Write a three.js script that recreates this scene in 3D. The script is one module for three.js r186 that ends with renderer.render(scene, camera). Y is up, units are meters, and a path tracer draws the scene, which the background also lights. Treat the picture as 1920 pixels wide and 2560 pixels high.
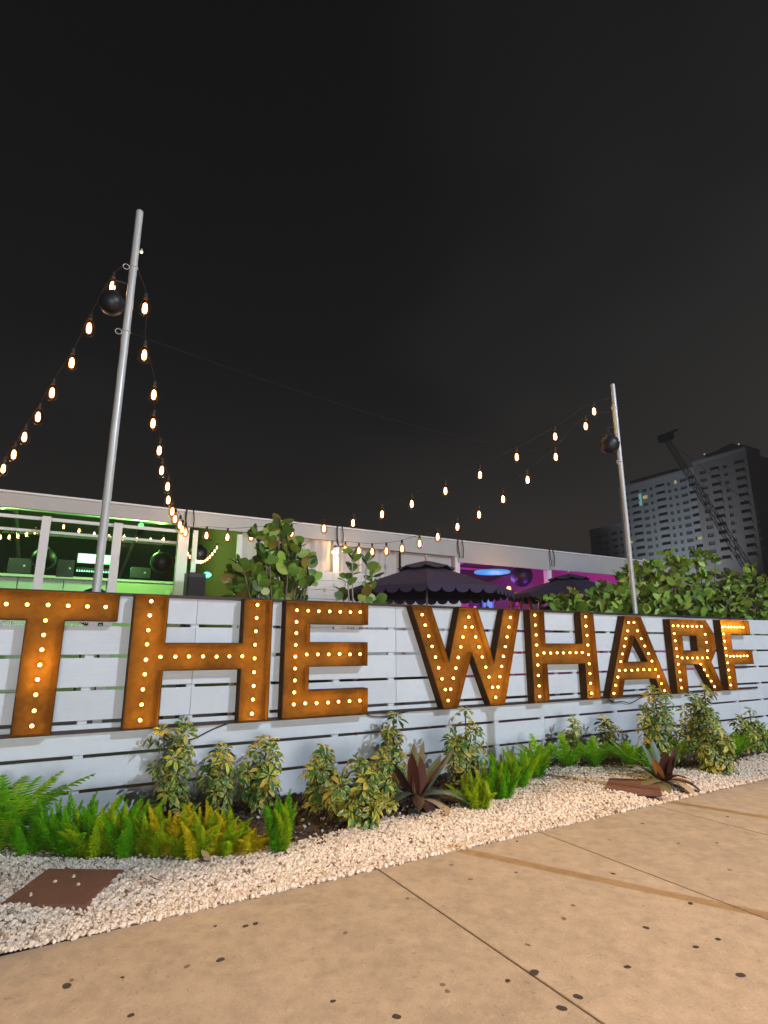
import * as THREE from 'three';
import { mergeGeometries } from 'three/addons/utils/BufferGeometryUtils.js';
import { RectAreaLightUniformsLib } from 'three/addons/lights/RectAreaLightUniformsLib.js';

// ------------------------------------------------------------------ camera, sky, exposure
RectAreaLightUniformsLib.init();
const R = Math.PI / 180;
const scene = new THREE.Scene();
const camera = new THREE.PerspectiveCamera(84.02, 0.75, 0.05, 1500);
camera.rotation.order = 'YXZ';
camera.position.set(0, 1.46, 5.636);
camera.rotation.set(13.168 * R, -29.705 * R, 0);
const renderer = new THREE.WebGLRenderer();
renderer.toneMapping = THREE.LinearToneMapping;
renderer.toneMappingExposure = 1;
renderer.shadowMap.enabled = true;

function rng(seed) {
  let a = seed >>> 0;
  return () => { a = (a + 0x6d2b79f5) | 0; let t = Math.imul(a ^ (a >>> 15), 1 | a); t = (t + Math.imul(t ^ (t >>> 7), 61 | t)) ^ t; return ((t ^ (t >>> 14)) >>> 0) / 4294967296; };
}
// value noise that repeats every `per` cells
function noiseGrid(per, seed) {
  const r = rng(seed), g = new Float32Array(per * per).map(() => r());
  return (x, y) => {
    const ix = Math.floor(x), iy = Math.floor(y), fx = x - ix, fy = y - iy, s = fx * fx * (3 - 2 * fx), t = fy * fy * (3 - 2 * fy);
    const at = (i, j) => g[(((j % per) + per) % per) * per + (((i % per) + per) % per)];
    return (at(ix, iy) * (1 - s) + at(ix + 1, iy) * s) * (1 - t) + (at(ix, iy + 1) * (1 - s) + at(ix + 1, iy + 1) * s) * t;
  };
}
function fbm(base, oct, seed) {
  const ns = []; for (let i = 0; i < oct; i++) ns.push(noiseGrid(base << i, seed + i * 17));
  return (u, v) => { let s = 0, a = 0.5, n = 0; for (let i = 0; i < oct; i++) { s += a * ns[i](u * (base << i), v * (base << i)); n += a; a *= 0.55; } return s / n; };
}
const toS = (c) => Math.round(255 * Math.min(1, Math.max(0, c <= 0.0031308 ? 12.92 * c : 1.055 * Math.pow(c, 1 / 2.4) - 0.055)));
function colourTex(n, fn) {               // fn(u, v) -> linear [r, g, b]
  const d = new Uint8Array(n * n * 4);
  for (let j = 0; j < n; j++) for (let i = 0; i < n; i++) { const c = fn(i / n, j / n), o = (j * n + i) * 4; d[o] = toS(c[0]); d[o + 1] = toS(c[1]); d[o + 2] = toS(c[2]); d[o + 3] = 255; }
  const t = new THREE.DataTexture(d, n, n); t.colorSpace = THREE.SRGBColorSpace; t.wrapS = t.wrapT = THREE.RepeatWrapping; t.magFilter = t.minFilter = THREE.LinearFilter; t.needsUpdate = true; return t;
}
function greyTex(n, fn) {
  const d = new Uint8Array(n * n * 4);
  for (let j = 0; j < n; j++) for (let i = 0; i < n; i++) { const c = Math.round(255 * Math.min(1, Math.max(0, fn(i / n, j / n)))), o = (j * n + i) * 4; d[o] = d[o + 1] = d[o + 2] = c; d[o + 3] = 255; }
  const t = new THREE.DataTexture(d, n, n); t.wrapS = t.wrapT = THREE.RepeatWrapping; t.magFilter = t.minFilter = THREE.LinearFilter; t.needsUpdate = true; return t;
}

// night sky: low cloud lit by the city, brighter and browner toward the horizon
{
  const W = 1024, H = 512, d = new Float32Array(W * H * 4), f1 = fbm(4, 5, 5), f2 = fbm(8, 4, 91);
  for (let j = 0; j < H; j++) for (let i = 0; i < W; i++) {
    const el = ((j + 0.5) / H - 0.5) * Math.PI, y = Math.sin(el), o = (j * W + i) * 4, az = (i / W) * 2 * Math.PI;
    const h = Math.max(0, y), east = 0.5 + 0.5 * Math.cos(az + 0.25), glow = Math.exp(-h * 2.5);
    const c = Math.min(1.55, Math.max(0.35, 1 + 3.2 * (f1(i / W, j / H) - 0.5) + 0.9 * (f2(i / W, j / H) - 0.5)));
    const b = 0.06 * glow * (0.62 + 0.38 * east) * (1 + (c - 1) * (0.45 + 0.55 * Math.min(1, h * 2))), warm = glow * glow * (1 - 0.7 * east);
    d[o] = b * (1.0 + 0.42 * warm); d[o + 1] = b; d[o + 2] = b * (0.94 + 0.05 * east - 0.2 * warm); d[o + 3] = 1;
  }
  const t = new THREE.DataTexture(d, W, H, THREE.RGBAFormat, THREE.FloatType); t.mapping = THREE.EquirectangularReflectionMapping; t.magFilter = THREE.LinearFilter; t.needsUpdate = true;
  scene.background = t; scene.environment = t;
}
scene.fog = new THREE.FogExp2(new THREE.Color().setRGB(0.9, 0.9, 0.95), 0.001);
// ------------------------------------------------------------------ small helpers
const used = new Map();
const numbered = (n) => { const k = used.get(n) || 0; used.set(n, k + 1); return k ? n + '_' + String(k).padStart(3, '0') : n; };
const shade = (o) => { o.castShadow = o.receiveShadow = true; return o; };
function thing(name, label, category, pos = [0, 0, 0], group) {
  const o = new THREE.Group(); o.name = numbered(name); o.position.set(...pos); scene.add(o);
  o.userData = { label, category }; if (group) o.userData.group = group; return o;
}
function struct(name, kind = 'structure') { const o = new THREE.Group(); o.name = name; o.userData = { kind }; scene.add(o); return o; }
function part(parent, name, geo, mat, pos, rot) {
  const m = shade(new THREE.Mesh(geo, mat)); m.name = name; if (pos) m.position.set(...pos); if (rot) m.rotation.set(...rot); parent.add(m); return m;
}
const V = (x, y, z) => new THREE.Vector3(x, y, z);
// uv in metres by the way each face points
function metreUV(g, ox = 0, oy = 0) {
  if (g.index) g = g.toNonIndexed();
  const p = g.attributes.position, n = g.attributes.normal, uv = new Float32Array(p.count * 2);
  for (let i = 0; i < p.count; i++) {
    const ax = Math.abs(n.getX(i)), ay = Math.abs(n.getY(i)), az = Math.abs(n.getZ(i));
    const [a, b] = az >= ax && az >= ay ? [p.getX(i), p.getY(i)] : ay >= ax ? [p.getX(i), p.getZ(i)] : [p.getZ(i), p.getY(i)];
    uv[2 * i] = a + ox; uv[2 * i + 1] = b + oy;
  }
  g.setAttribute('uv', new THREE.BufferAttribute(uv, 2)); return g;
}
// box with a small chamfer on the front edges: an extruded rectangle
function slab(w, h, d, bev = 0.004) {
  const s = new THREE.Shape(); s.moveTo(-w / 2 + bev, -h / 2 + bev); s.lineTo(w / 2 - bev, -h / 2 + bev); s.lineTo(w / 2 - bev, h / 2 - bev); s.lineTo(-w / 2 + bev, h / 2 - bev); s.closePath();
  const g = new THREE.ExtrudeGeometry(s, { depth: d - 2 * bev, bevelEnabled: true, bevelThickness: bev, bevelSize: bev, bevelSegments: 1 });
  g.translate(0, 0, -d / 2 + bev); return g;
}
const box = (w, h, d) => metreUV(new THREE.BoxGeometry(w, h, d));
function bar(a, b, r, seg = 8, r2 = r) {
  const d = b.clone().sub(a), g = new THREE.CylinderGeometry(r2, r, d.length(), seg, 1); g.translate(0, d.length() / 2, 0);
  g.applyQuaternion(new THREE.Quaternion().setFromUnitVectors(V(0, 1, 0), d.clone().normalize())); g.translate(a.x, a.y, a.z); return g;
}
const tube = (pts, r, n = 40, seg = 5) => new THREE.TubeGeometry(new THREE.CatmullRomCurve3(pts), n, r, seg, false);
const merge = (list) => { // joins geometries on the attributes they all have
  const gs = list.map((g) => (g.index ? g.toNonIndexed() : g.clone())), keep = ['position', 'normal', 'uv', 'color'].filter((k) => gs.every((g) => g.attributes[k]));
  for (const g of gs) for (const k of Object.keys(g.attributes)) if (!keep.includes(k)) g.deleteAttribute(k);
  return mergeGeometries(gs);
};
const std = (rgb, rough = 0.8, extra = {}) => new THREE.MeshStandardMaterial({ color: new THREE.Color().setRGB(...rgb), roughness: rough, ...extra });
const rep = (t, s) => { const c = t.clone(); c.repeat.set(s, s); c.needsUpdate = true; return c; };

// ------------------------------------------------------------------ materials
const nA = fbm(4, 6, 11), nB = fbm(8, 6, 23), nC = fbm(32, 4, 37), nD = fbm(3, 3, 51), nE = fbm(64, 2, 71);
const paintTex = colourTex(512, (u, v) => { const s = nB(u * 0.25, v) * 0.5 + nA(u, v) * 0.5, g = 0.86 + 0.2 * (s - 0.5) + 0.06 * (nC(u, v) - 0.5), d = Math.max(0, nD(u, v * 0.6) - 0.62) * 0.5; return [0.765 * g - d * 0.5, 0.79 * g - d * 0.52, 0.82 * g - d * 0.55]; });
const paintBump = greyTex(512, (u, v) => 0.5 + 0.6 * (nB(u * 0.12, v * 4) - 0.5) + 0.3 * (nE(u, v) - 0.5));
const paint = [1, 0.955, 0.985].map((k) => { const m = std([k, k, k], 0.62); m.map = rep(paintTex, 0.55); m.bumpMap = rep(paintBump, 1.4); m.bumpScale = 0.0016; return m; });
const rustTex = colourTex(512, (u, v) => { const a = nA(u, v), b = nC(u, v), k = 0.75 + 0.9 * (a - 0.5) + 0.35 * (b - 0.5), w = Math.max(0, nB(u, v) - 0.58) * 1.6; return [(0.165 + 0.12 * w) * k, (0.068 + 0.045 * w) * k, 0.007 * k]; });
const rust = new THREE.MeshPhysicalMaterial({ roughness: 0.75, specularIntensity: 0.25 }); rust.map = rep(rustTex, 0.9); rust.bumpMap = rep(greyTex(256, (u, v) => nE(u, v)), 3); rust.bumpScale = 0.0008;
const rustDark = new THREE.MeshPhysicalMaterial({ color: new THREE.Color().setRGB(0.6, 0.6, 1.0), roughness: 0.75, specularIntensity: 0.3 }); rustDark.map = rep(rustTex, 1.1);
const darkSteel = std([0.05, 0.03, 0.028], 0.6, { metalness: 0.3 });
const galv = std([0.72, 0.7, 0.68], 0.5, { metalness: 0.12 }); galv.map = rep(colourTex(256, (u, v) => { const k = 0.75 + 0.6 * (nA(u, v) - 0.5) + 0.25 * (nC(u, v) - 0.5); return [k, k, k * 0.99]; }), 2); galv.roughnessMap = rep(greyTex(256, (u, v) => 0.7 + 0.8 * (nB(u, v) - 0.5)), 2);
const black = std([0.012, 0.012, 0.014], 0.45);
const rubber = std([0.015, 0.014, 0.014], 0.7);
const noise2 = noiseGrid(512, 301), noise3 = noiseGrid(256, 303);
const stainTex = colourTex(1024, (u, v) => {
  const a = nA(u, v), b = nC(u, v), f = nE(u, v), s = Math.max(0, nB(u, v) - 0.6) * 0.9, fine = Math.max(0, noise2(u * 512, v * 512) - 0.8) * 1.1, pit = Math.max(0, noise3(u * 256, v * 256) - 0.86) * 2.2, k = 0.95 + 0.17 * (a - 0.5) + 0.2 * (b - 0.5) + 0.26 * (f - 0.5) - s * 0.5 + fine - pit;
  return [0.485 * k, 0.38 * k - 0.01 * s, 0.275 * k - 0.012 * s];
});
const paveBump = greyTex(512, (u, v) => 0.6 * nE(u, v) + 0.4 * nC(u, v));
const concrete = [1, 0.96, 1.03].map((k) => { const m = std([k, k, k], 0.9); m.map = rep(stainTex, 0.28); m.bumpMap = rep(paveBump, 1.3); m.bumpScale = 0.0022; return m; });
const soilTex = colourTex(512, (u, v) => { const k = 0.5 + 1.0 * nC(u, v) * nB(u, v) * 2; return [0.085 * k, 0.052 * k, 0.036 * k]; });
const soil = std([1, 1, 1], 1); soil.map = rep(soilTex, 0.8); soil.bumpMap = rep(greyTex(256, (u, v) => nC(u, v)), 1.5); soil.bumpScale = 0.02;
const asphalt = std([0.055, 0.053, 0.05], 0.95);
const vinyl = std([0.5, 0.48, 0.46], 0.55); vinyl.map = rep(colourTex(256, (u, v) => { const k = 0.9 + 0.25 * (nA(u, v) - 0.5); return [k, k * 0.985, k * 0.97]; }), 0.4);
const vinylCurtain = new THREE.MeshPhysicalMaterial({ color: new THREE.Color().setRGB(0.7, 0.66, 0.64), roughness: 1, transmission: 0.3, thickness: 0 });
const clearVinyl = new THREE.MeshPhysicalMaterial({ color: new THREE.Color().setRGB(0.94, 0.97, 0.95), roughness: 0.04, transmission: 1, thickness: 0, ior: 1.4, specularIntensity: 0.12 });
const whiteMetal = std([0.72, 0.7, 0.68], 0.5);
const glow = (rgb, k = 1) => new THREE.MeshStandardMaterial({ color: 0x111111, emissive: new THREE.Color().setRGB(rgb[0] * k, rgb[1] * k, rgb[2] * k), emissiveIntensity: 1, roughness: 0.6 });
const leafMat = (rgb, rough = 0.5) => std(rgb, rough, { side: THREE.DoubleSide });
const vcLeaf = std([1, 1, 1], 0.5, { vertexColors: true, side: THREE.DoubleSide });
const fernLeaf = new THREE.MeshPhysicalMaterial({ vertexColors: true, roughness: 1, transmission: 0.35, thickness: 0, specularIntensity: 0.08, side: THREE.DoubleSide });
const bark = std([0.19, 0.15, 0.11], 0.9), greenStem = std([0.13, 0.16, 0.05], 0.8), brownStem = std([0.13, 0.085, 0.05], 0.85);

// ------------------------------------------------------------------ light from the street (all out of frame)
function spot(parent, rgb, I, pos, to, angle, pen, soft) {
  const l = new THREE.SpotLight(new THREE.Color().setRGB(...rgb), I, 0, angle, pen, 2); l.position.set(...pos); l.target.position.set(...to); l.castShadow = true; l.shadow.radius = soft; l.shadow.mapSize.set(2048, 2048);
  parent.add(l); parent.add(l.target); return l;
}
function unseenStreetLamp(label, base, head, rgb, I, to, angle, pen, soft) {
  const t = thing('unseen_street_lamp', label, 'street lamp', base), hx = head[0] - base[0], hz = head[2] - base[2];
  part(t, 'post', bar(V(0, 0, 0), V(0, head[1] + 0.3, 0), 0.1, 12, 0.06), galv);
  part(t, 'arm', bar(V(0, head[1] + 0.2, 0), V(hx, head[1] + 0.14, hz), 0.035, 8), galv);
  part(t, 'lamp_head', new THREE.CylinderGeometry(0.2, 0.3, 0.16, 20).translate(hx, head[1] + 0.1, hz), darkSteel);
  part(t, 'lamp_lens', new THREE.CylinderGeometry(0.16, 0.16, 0.02, 20).translate(hx, head[1] + 0.008, hz), glow(rgb, 12));
  spot(t, rgb, I, [hx, head[1] - 0.03, hz], [to[0] - base[0], to[1], to[2] - base[2]], angle, pen, soft);
}
unseenStreetLamp('unseen tall white street lamp to the right, lighting the fence and letters', [11.2, 0, 18], [10.5, 12.5, 17], [0.8, 0.95, 1.13], 760, [4, 0, 0], 68 * R, 0.2, 1.5);  // lamp out of view, placed to throw the letter shadows down and left
unseenStreetLamp('unseen orange street lamp lighting the pavement and gravel', [0.8, 0, 10.6], [3.7, 8, 8.7], [1, 0.66, 0.39], 375, [3.7, 0, 8.7], 45.5 * R, 0.07, 6);  // lamp out of view, its cone set to warm the pavement
{ // unseen wall of glowing panels behind the camera, placed to light the fence softly
  const t = thing('unseen_panel_wall', 'unseen wall of glowing panels behind the camera, lighting the fence from the front', 'building', [1, 0, 27]);
  part(t, 'wall', box(24, 5.5, 1).translate(0, 2.75, 0.6), std([0.3, 0.28, 0.26], 0.9));
  for (let i = 0; i < 5; i++) part(t, 'window', new THREE.BoxGeometry(2.7, 2.6, 0.05).translate(-6 + i * 3, 1.75, 0.06), glow([1, 0.97, 0.93], 3));  // glowing panels of the unseen wall, facing the fence
  for (let i = 0; i < 6; i++) part(t, 'pillar', box(0.28, 5.2, 0.3).translate(-7.5 + i * 3, 2.6, 0.02), whiteMetal);
  const l = new THREE.RectAreaLight(new THREE.Color().setRGB(0.95, 0.98, 1.0), 37, 15, 2.6); l.position.set(0, 1.75, -0.16); l.lookAt(1, 1.75, -10); l.castShadow = true; t.add(l);
}
for (const [x, z, h, n] of [[5.12, 6.5, 3.83, 'nearer the fence'], [7.08, 7, 5.56, 'farther along the pavement']]) {  // posts out of view, placed to cast the shadow bands on the pavement
  const t = thing('unseen_post', 'slim unseen post casting a shadow band on the pavement, ' + n, 'post', [x, 0, z]);
  part(t, 'post', bar(V(0, 0, 0), V(0, h, 0), 0.036, 12), galv); part(t, 'base_plate', new THREE.CylinderGeometry(0.09, 0.09, 0.02, 16).translate(0, 0.01, 0), galv);
}

// ------------------------------------------------------------------ ground
{
  const g = struct('ground'); part(g, 'ground_sheet', metreUV(new THREE.PlaneGeometry(1400, 1400).rotateX(-Math.PI / 2)), asphalt, [0, -0.06, 0]);
}
const edgeZ = (x) => 1.975 - 0.027 * x;
const backPts = [[-4, 0.3], [-0.15, 0.4], [0.41, 0.86], [0.8, 1.1], [1.4, 1.42], [1.62, 1.5], [1.84, 1.42], [2.4, 1.27], [2.9, 1.3], [3.8, 1.02], [4.5, 0.62], [5.4, 0.42], [6.0, 0.75], [6.4, 1.28], [7.5, 1.32], [9, 1.2], [16, 1.1]];
const backZ = (x) => { for (let i = 1; i < backPts.length; i++) if (x <= backPts[i][0]) { const [a, p] = backPts[i - 1], [b, q] = backPts[i]; return p + (q - p) * (x - a) / (b - a); } return 1.1; };
const bedY = (x, z) => 0.05 + 0.035 * (nA(x / 7 + 9, z / 7 + 9) - 0.5) + 0.015 * (nB(x / 3 + 4, z / 3 + 4) - 0.5) * 2 - 0.058 * THREE.MathUtils.smoothstep(z, edgeZ(x) - 0.45, edgeZ(x));
{ // pavement: poured slabs with open joints
  const pv = struct('pavement'), xs = [-8.4, -5.4, -2.4, 2.07, 3.575, 5.08, 6.585, 8.09, 9.6, 11.1, 12.6, 14.1, 15.6, 18.6];
  part(pv, 'joint_bed', new THREE.BoxGeometry(30, 0.05, 12).translate(5, -0.075, 7.4), std([0.2, 0.14, 0.09], 1));
  for (let i = 0; i < xs.length - 1; i++) for (const [z1, z0] of [[5.2, null], [8.4, 5.2], [11.6, 8.4]]) {
    const a = xs[i] + 0.005, b = xs[i + 1] - 0.005, s = new THREE.Shape();
    const fa = z0 === null ? edgeZ(a) : z0 + 0.01, fb = z0 === null ? edgeZ(b) : z0 + 0.01, e = 0.006;
    s.moveTo(a + e, -fa - e); s.lineTo(b - e, -fb - e); s.lineTo(b - e, -z1 + e); s.lineTo(a + e, -z1 + e); s.closePath();
    const g = new THREE.ExtrudeGeometry(s, { depth: 0.06, bevelEnabled: true, bevelThickness: e, bevelSize: e, bevelSegments: 2 }); g.rotateX(-Math.PI / 2); g.translate(0, -0.066, 0);
    part(pv, 'slab', metreUV(g, i * 0.37, (z1 * 7) % 3), concrete[(i * 5 + Math.round(z1)) % 3]);
  }
  const gum = std([0.052, 0.04, 0.04], 0.75), gumOld = std([0.2, 0.15, 0.11], 0.85), r = rng(5);
  const spots = [[2.09, 3.36, 2.1], [1.94, 3.35, 1.1], [2.12, 3.59, 1.7], [2.0, 3.61, 1.8], [1.38, 3.32, 1.6], [3.37, 2.76, 1.3], [3.39, 3.28, 1.5], [2.91, 3.34, 1.4], [2.5, 3.54, 1.4], [2.95, 3.59, 1.3], [3.12, 3.6, 1.3], [2.89, 3.84, 1.8], [3.26, 1.97, 1], [4.48, 2.16, 1.2], [4.55, 2.75, 1], [4.29, 2.61, 0.8], [0.93, 2.19, 0.9], [1.07, 2.27, 1.4], [1.125, 2.27, 1.4], [0.87, 2.54, 1.7], [0.45, 2.47, 0.8], [0.23, 2.42, 1.9], [0.45, 2.78, 1.2], [5.3, 2.4, 1.1], [5.9, 2.9, 1.2], [1.2, 3.1, 1]];
  const old = [[2.54, 2.11], [2.83, 2.43], [2.5, 2.37], [2.78, 2.96], [2.61, 3.05], [2.24, 3.16], [1.67, 3.23], [1.66, 3.28], [2, 2.41], [0.25, 2.38], [0.72, 2.52], [1.5, 2.6], [3.9, 2.3], [4.1, 3.1], [0.1, 2.9], [-0.2, 2.6]];
  const blob = (k) => { const rr = rng(k + 77), s = new THREE.Shape(), ph = rr() * 6; for (let a = 0; a < 14; a++) { const t = (a / 14) * 2 * Math.PI, q = 1 + 0.18 * Math.sin(2 * t + ph) + 0.22 * (rr() - 0.5); s[a ? 'lineTo' : 'moveTo'](q * Math.cos(t), q * Math.sin(t)); } return new THREE.ExtrudeGeometry(s, { depth: 0.04, bevelEnabled: true, bevelThickness: 0.05, bevelSize: 0.12, bevelSegments: 1 }).rotateX(-Math.PI / 2); };
  const blobs = [0, 1, 2, 3, 4, 5].map(blob);
  spots.forEach(([x, z, s0], i) => { const s = s0 * 0.78, m = part(pv, 'gum_spot', blobs[i % 6], gum, [x, 0.0012, z], [0, r() * 6, 0]); m.scale.set(s * 0.0125, 0.012, s * 0.0125); });
  old.forEach(([x, z], i) => { const m = part(pv, 'gum_spot', blobs[(i + 3) % 6], gumOld, [x, 0.001, z], [0, r() * 6, 0]); m.scale.set(0.009 + r() * 0.008, 0.008, 0.008 + r() * 0.006); });
}
{ // planting bed of dark mulch
  const g = new THREE.PlaneGeometry(22, 3.2, 200, 60).rotateX(-Math.PI / 2).translate(5, 0, 0.4), p = g.attributes.position;
  for (let i = 0; i < p.count; i++) { const x = p.getX(i), z = Math.min(p.getZ(i), edgeZ(p.getX(i)) - 0.002); p.setZ(i, z); p.setY(i, bedY(x, z) - 0.004); }
  g.computeVertexNormals(); const b = struct('planting_bed'); part(b, 'mulch_soil', metreUV(g), soil);
}
const stones = [[0.235, 1.44, 0.48, -29 * R], [5.32, 1.44, 0.5, 37 * R]];
const onStone = (x, z) => stones.some(([cx, cz, s, t]) => { const dx = x - cx, dz = z - cz, u = dx * Math.cos(t) - dz * Math.sin(t), v = dx * Math.sin(t) + dz * Math.cos(t); return Math.max(Math.abs(u), Math.abs(v)) < s / 2 - 0.005; });
function scatter(name, label, n, geos, mat, colours, place, seed, size) {
  const root = new THREE.Group(); root.name = name; root.userData = { kind: 'stuff', label, category: name }; scene.add(root);
  const r = rng(seed), per = Math.floor(n / geos.length), m4 = new THREE.Matrix4(), q = new THREE.Quaternion(), e = new THREE.Euler(), c = new THREE.Color();
  geos.forEach((g, k) => {
    const im = new THREE.InstancedMesh(g, mat, per); im.name = name + '_pieces'; im.userData = { kind: 'stuff' }; shade(im);
    for (let i = 0; i < per; i++) {
      let [x, y, z, s2] = place(r); for (let k = 0; k < 40 && onStone(x, z); k++) [x, y, z, s2] = place(r);
      const s = size(r) * (s2 || 1); e.set(r() * 6.28, r() * 6.28, r() * 6.28); q.setFromEuler(e);
      m4.compose(V(x, y, z), q, V(s, s * (0.6 + 0.4 * r()), s)); im.setMatrixAt(i, m4);
      const cc = colours(r); c.setRGB(...cc); im.setColorAt(i, c);
    }
    root.add(im);
  });
}
{ // the finer crushed stone that the pebbles lie in
  const g = new THREE.PlaneGeometry(18, 1, 240, 10).rotateX(-Math.PI / 2), p = g.attributes.position;
  for (let i = 0; i < p.count; i++) { const x = p.getX(i) + 6, f = p.getZ(i) + 0.5, b = backZ(x) + 0.06, z = b + (edgeZ(x) - 0.004 - b) * f; p.setXYZ(i, x, bedY(x, z) + 0.002, z); }
  g.computeVertexNormals(); const fine = std([1, 1, 1], 0.95); fine.map = rep(colourTex(512, (u, v) => { const k = 0.35 + 0.9 * nE(u, v) * (0.6 + 0.8 * nC(u, v)); return [0.78 * k, 0.66 * k, 0.53 * k]; }), 2.2);
  fine.bumpMap = rep(greyTex(256, (u, v) => nE(u, v)), 4); fine.bumpScale = 0.008; const b = struct('gravel_bed'); part(b, 'crushed_stone', metreUV(g), fine);
}
const pebbleGeo = (seed) => { const g = new THREE.IcosahedronGeometry(1, 1), p = g.attributes.position, r = rng(seed), ax = [0.75 + r() * 0.5, 0.7 + r() * 0.4, 0.8 + r() * 0.5]; const memo = new Map();
  for (let i = 0; i < p.count; i++) { const k = [p.getX(i), p.getY(i), p.getZ(i)].map((v) => v.toFixed(3)).join(); if (!memo.has(k)) memo.set(k, 0.78 + 0.42 * r()); const s = memo.get(k); p.setXYZ(i, p.getX(i) * s * ax[0], p.getY(i) * s * ax[1], p.getZ(i) * s * ax[2]); } g.computeVertexNormals(); return g; };
const pebbles = [1, 2, 3, 4, 5].map((k) => pebbleGeo(k * 13));
scatter('gravel', 'pale pinkish limestone gravel strip along the pavement edge', 110000, pebbles, std([1, 1, 1], 0.85), (r) => { const k = 0.74 + 0.26 * r(), w = r(); return w < 0.04 ? [0.26 * k, 0.13 * k, 0.085 * k] : w < 0.12 ? [0.5 * k, 0.4 * k, 0.31 * k] : [0.88 * k, (0.73 + 0.04 * r()) * k, (0.58 + 0.08 * r()) * k]; },
  (r) => { const x = -3 + 14 * Math.pow(r(), 1.25), b = backZ(x) - 0.05 + (r() + r() - 1) * 0.1, z = b + (edgeZ(x) + 0.004 + 0.03 * Math.pow(r(), 5) - b) * Math.pow(r(), 0.92); return [x, Math.max(bedY(x, z), z > edgeZ(x) ? 0.004 : -1) + 0.004 + r() * 0.012, z]; }, 3, (r) => 0.0068 + 0.011 * Math.pow(r(), 3) + 0.001);
scatter('mulch', 'dark brown bark mulch between the plants', 14000, [merge([new THREE.BoxGeometry(2.2, 0.35, 0.8)]), pebbles[1], merge([new THREE.BoxGeometry(1.3, 0.3, 1)])], std([1, 1, 1], 0.95), (r) => { const k = 0.5 + r(), w = r(); return w < 0.012 ? [0.6, 0.55, 0.48] : [0.1 * k, 0.058 * k, 0.04 * k]; },
  (r) => { const x = -3 + 14 * Math.pow(r(), 1.2), b = backZ(x) + 0.06, z = 0.02 + (b - 0.02) * r(); return [x, bedY(x, z) + 0.004 + 0.012 * r(), z]; }, 9, (r) => 0.006 + 0.014 * r());
scatter('stray_stones', 'loose white stones scattered on the mulch', 900, pebbles.slice(0, 2), std([1, 1, 1], 0.85), (r) => { const k = 0.5 + 0.4 * r(); return [0.72 * k, 0.7 * k, 0.66 * k]; },
  (r) => { const x = -2 + 12 * r(), b = backZ(x), z = b - r() * r() * 0.7; return [x, bedY(x, z) + 0.012, z]; }, 19, (r) => 0.007 + 0.01 * r());
function steppingStone(label, cx, cz, s, turn, tilt) {
  const t = thing('stepping_stone', label, 'stepping stone', [cx, 0.052, cz]); t.rotation.set(tilt, turn, 0);
  const m = std([0.2, 0.085, 0.06], 0.85); m.map = rep(colourTex(256, (u, v) => { const k = 0.9 + 0.5 * (nA(u, v) - 0.5) + 0.25 * (nE(u, v) - 0.5); return [k, k, k]; }), 1.6);
  part(t, 'stone', metreUV(slab(s, s, 0.06, 0.008).rotateX(-Math.PI / 2)), m); return t;
}
steppingStone('red brown square stepping stone at the left, gravel crumbs lying on it', 0.235, 1.44, 0.48, -29 * R, 0.03);
steppingStone('red brown square stepping stone by the maroon bromeliad', 5.32, 1.44, 0.5, 37 * R, -0.03);
[[0.18, 1.36], [0.28, 1.33], [0.06, 1.5], [0.3, 1.47]].forEach(([x, z], i) => { const t = thing('pebble', ['small pale pebble near the back corner of the left stepping stone', 'small cream pebble at the middle of the left stepping stone', 'small tan pebble at the left side of the left stepping stone', 'small dull pebble at the front of the left stepping stone'][i], 'pebble', [x, 0.085, z]); const m = part(t, 'stone', pebbles[i], std([0.7, 0.6, 0.45], 0.85)); m.scale.setScalar(0.012); });

// ------------------------------------------------------------------ fence
const PITCH = 0.27, gapY = [1.636, 1.366, 1.096, 0.826, 0.556, 0.286, 0.03];
{
  const t = thing('fence', 'long white horizontal board fence behind the lit letters', 'fence'), r = rng(8);
  const joints = [-5.4, -3.25, -1.03, 1.17, 3.37, 5.57, 7.75, 9.95, 12.2, 14.4];
  let top = 1.893;
  gapY.forEach((gy, row) => {
    const lo = row === 6 ? 0.05 : gy + 0.014, h = top - lo;
    for (let i = 0; i < joints.length - 1; i++) {
      const a = joints[i] + 0.0015, b = joints[i + 1] - 0.0015, dz = (r() - 0.5) * 0.004;
      part(t, 'plank', metreUV(slab(b - a, h, 0.022, 0.003), r() * 9, r() * 9), paint[Math.floor(r() * 3)], [(a + b) / 2, (top + lo) / 2 + (r() - 0.5) * 0.003, -0.011 + dz], [0, 0, (r() - 0.5) * 0.0012]);
    }
    top = gy - 0.014;
  });
  for (const x of [-5.3, -4.3, -3.25, -2.2, -1.03, -0.4, 0.3, 1.165, 1.9, 2.65, 3.32, 4.1, 4.8, 5.56, 6.2, 6.95, 7.75, 8.5, 9.2, 9.95, 10.7, 11.4, 12.2, 13.2, 14.3]) part(t, 'batten', metreUV(slab(0.075, 1.82, 0.04), x, 0), paint[0], [x, 0.97, -0.045]);
}
{
  const t = thing('sign_rail', 'dark steel rail along the feet of the letters', 'rail', [0, 0, 0]);
  part(t, 'rail', box(12.6, 0.03, 0.03).translate(4.2, 0.757, 0.018), darkSteel);
  const u = thing('sign_rail', 'dark steel rail along the top edge of the white fence', 'rail', [0, 0, 0]);
  part(u, 'rail', box(12.6, 0.028, 0.03).translate(4.2, 1.9, 0.018), darkSteel);
}

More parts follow.
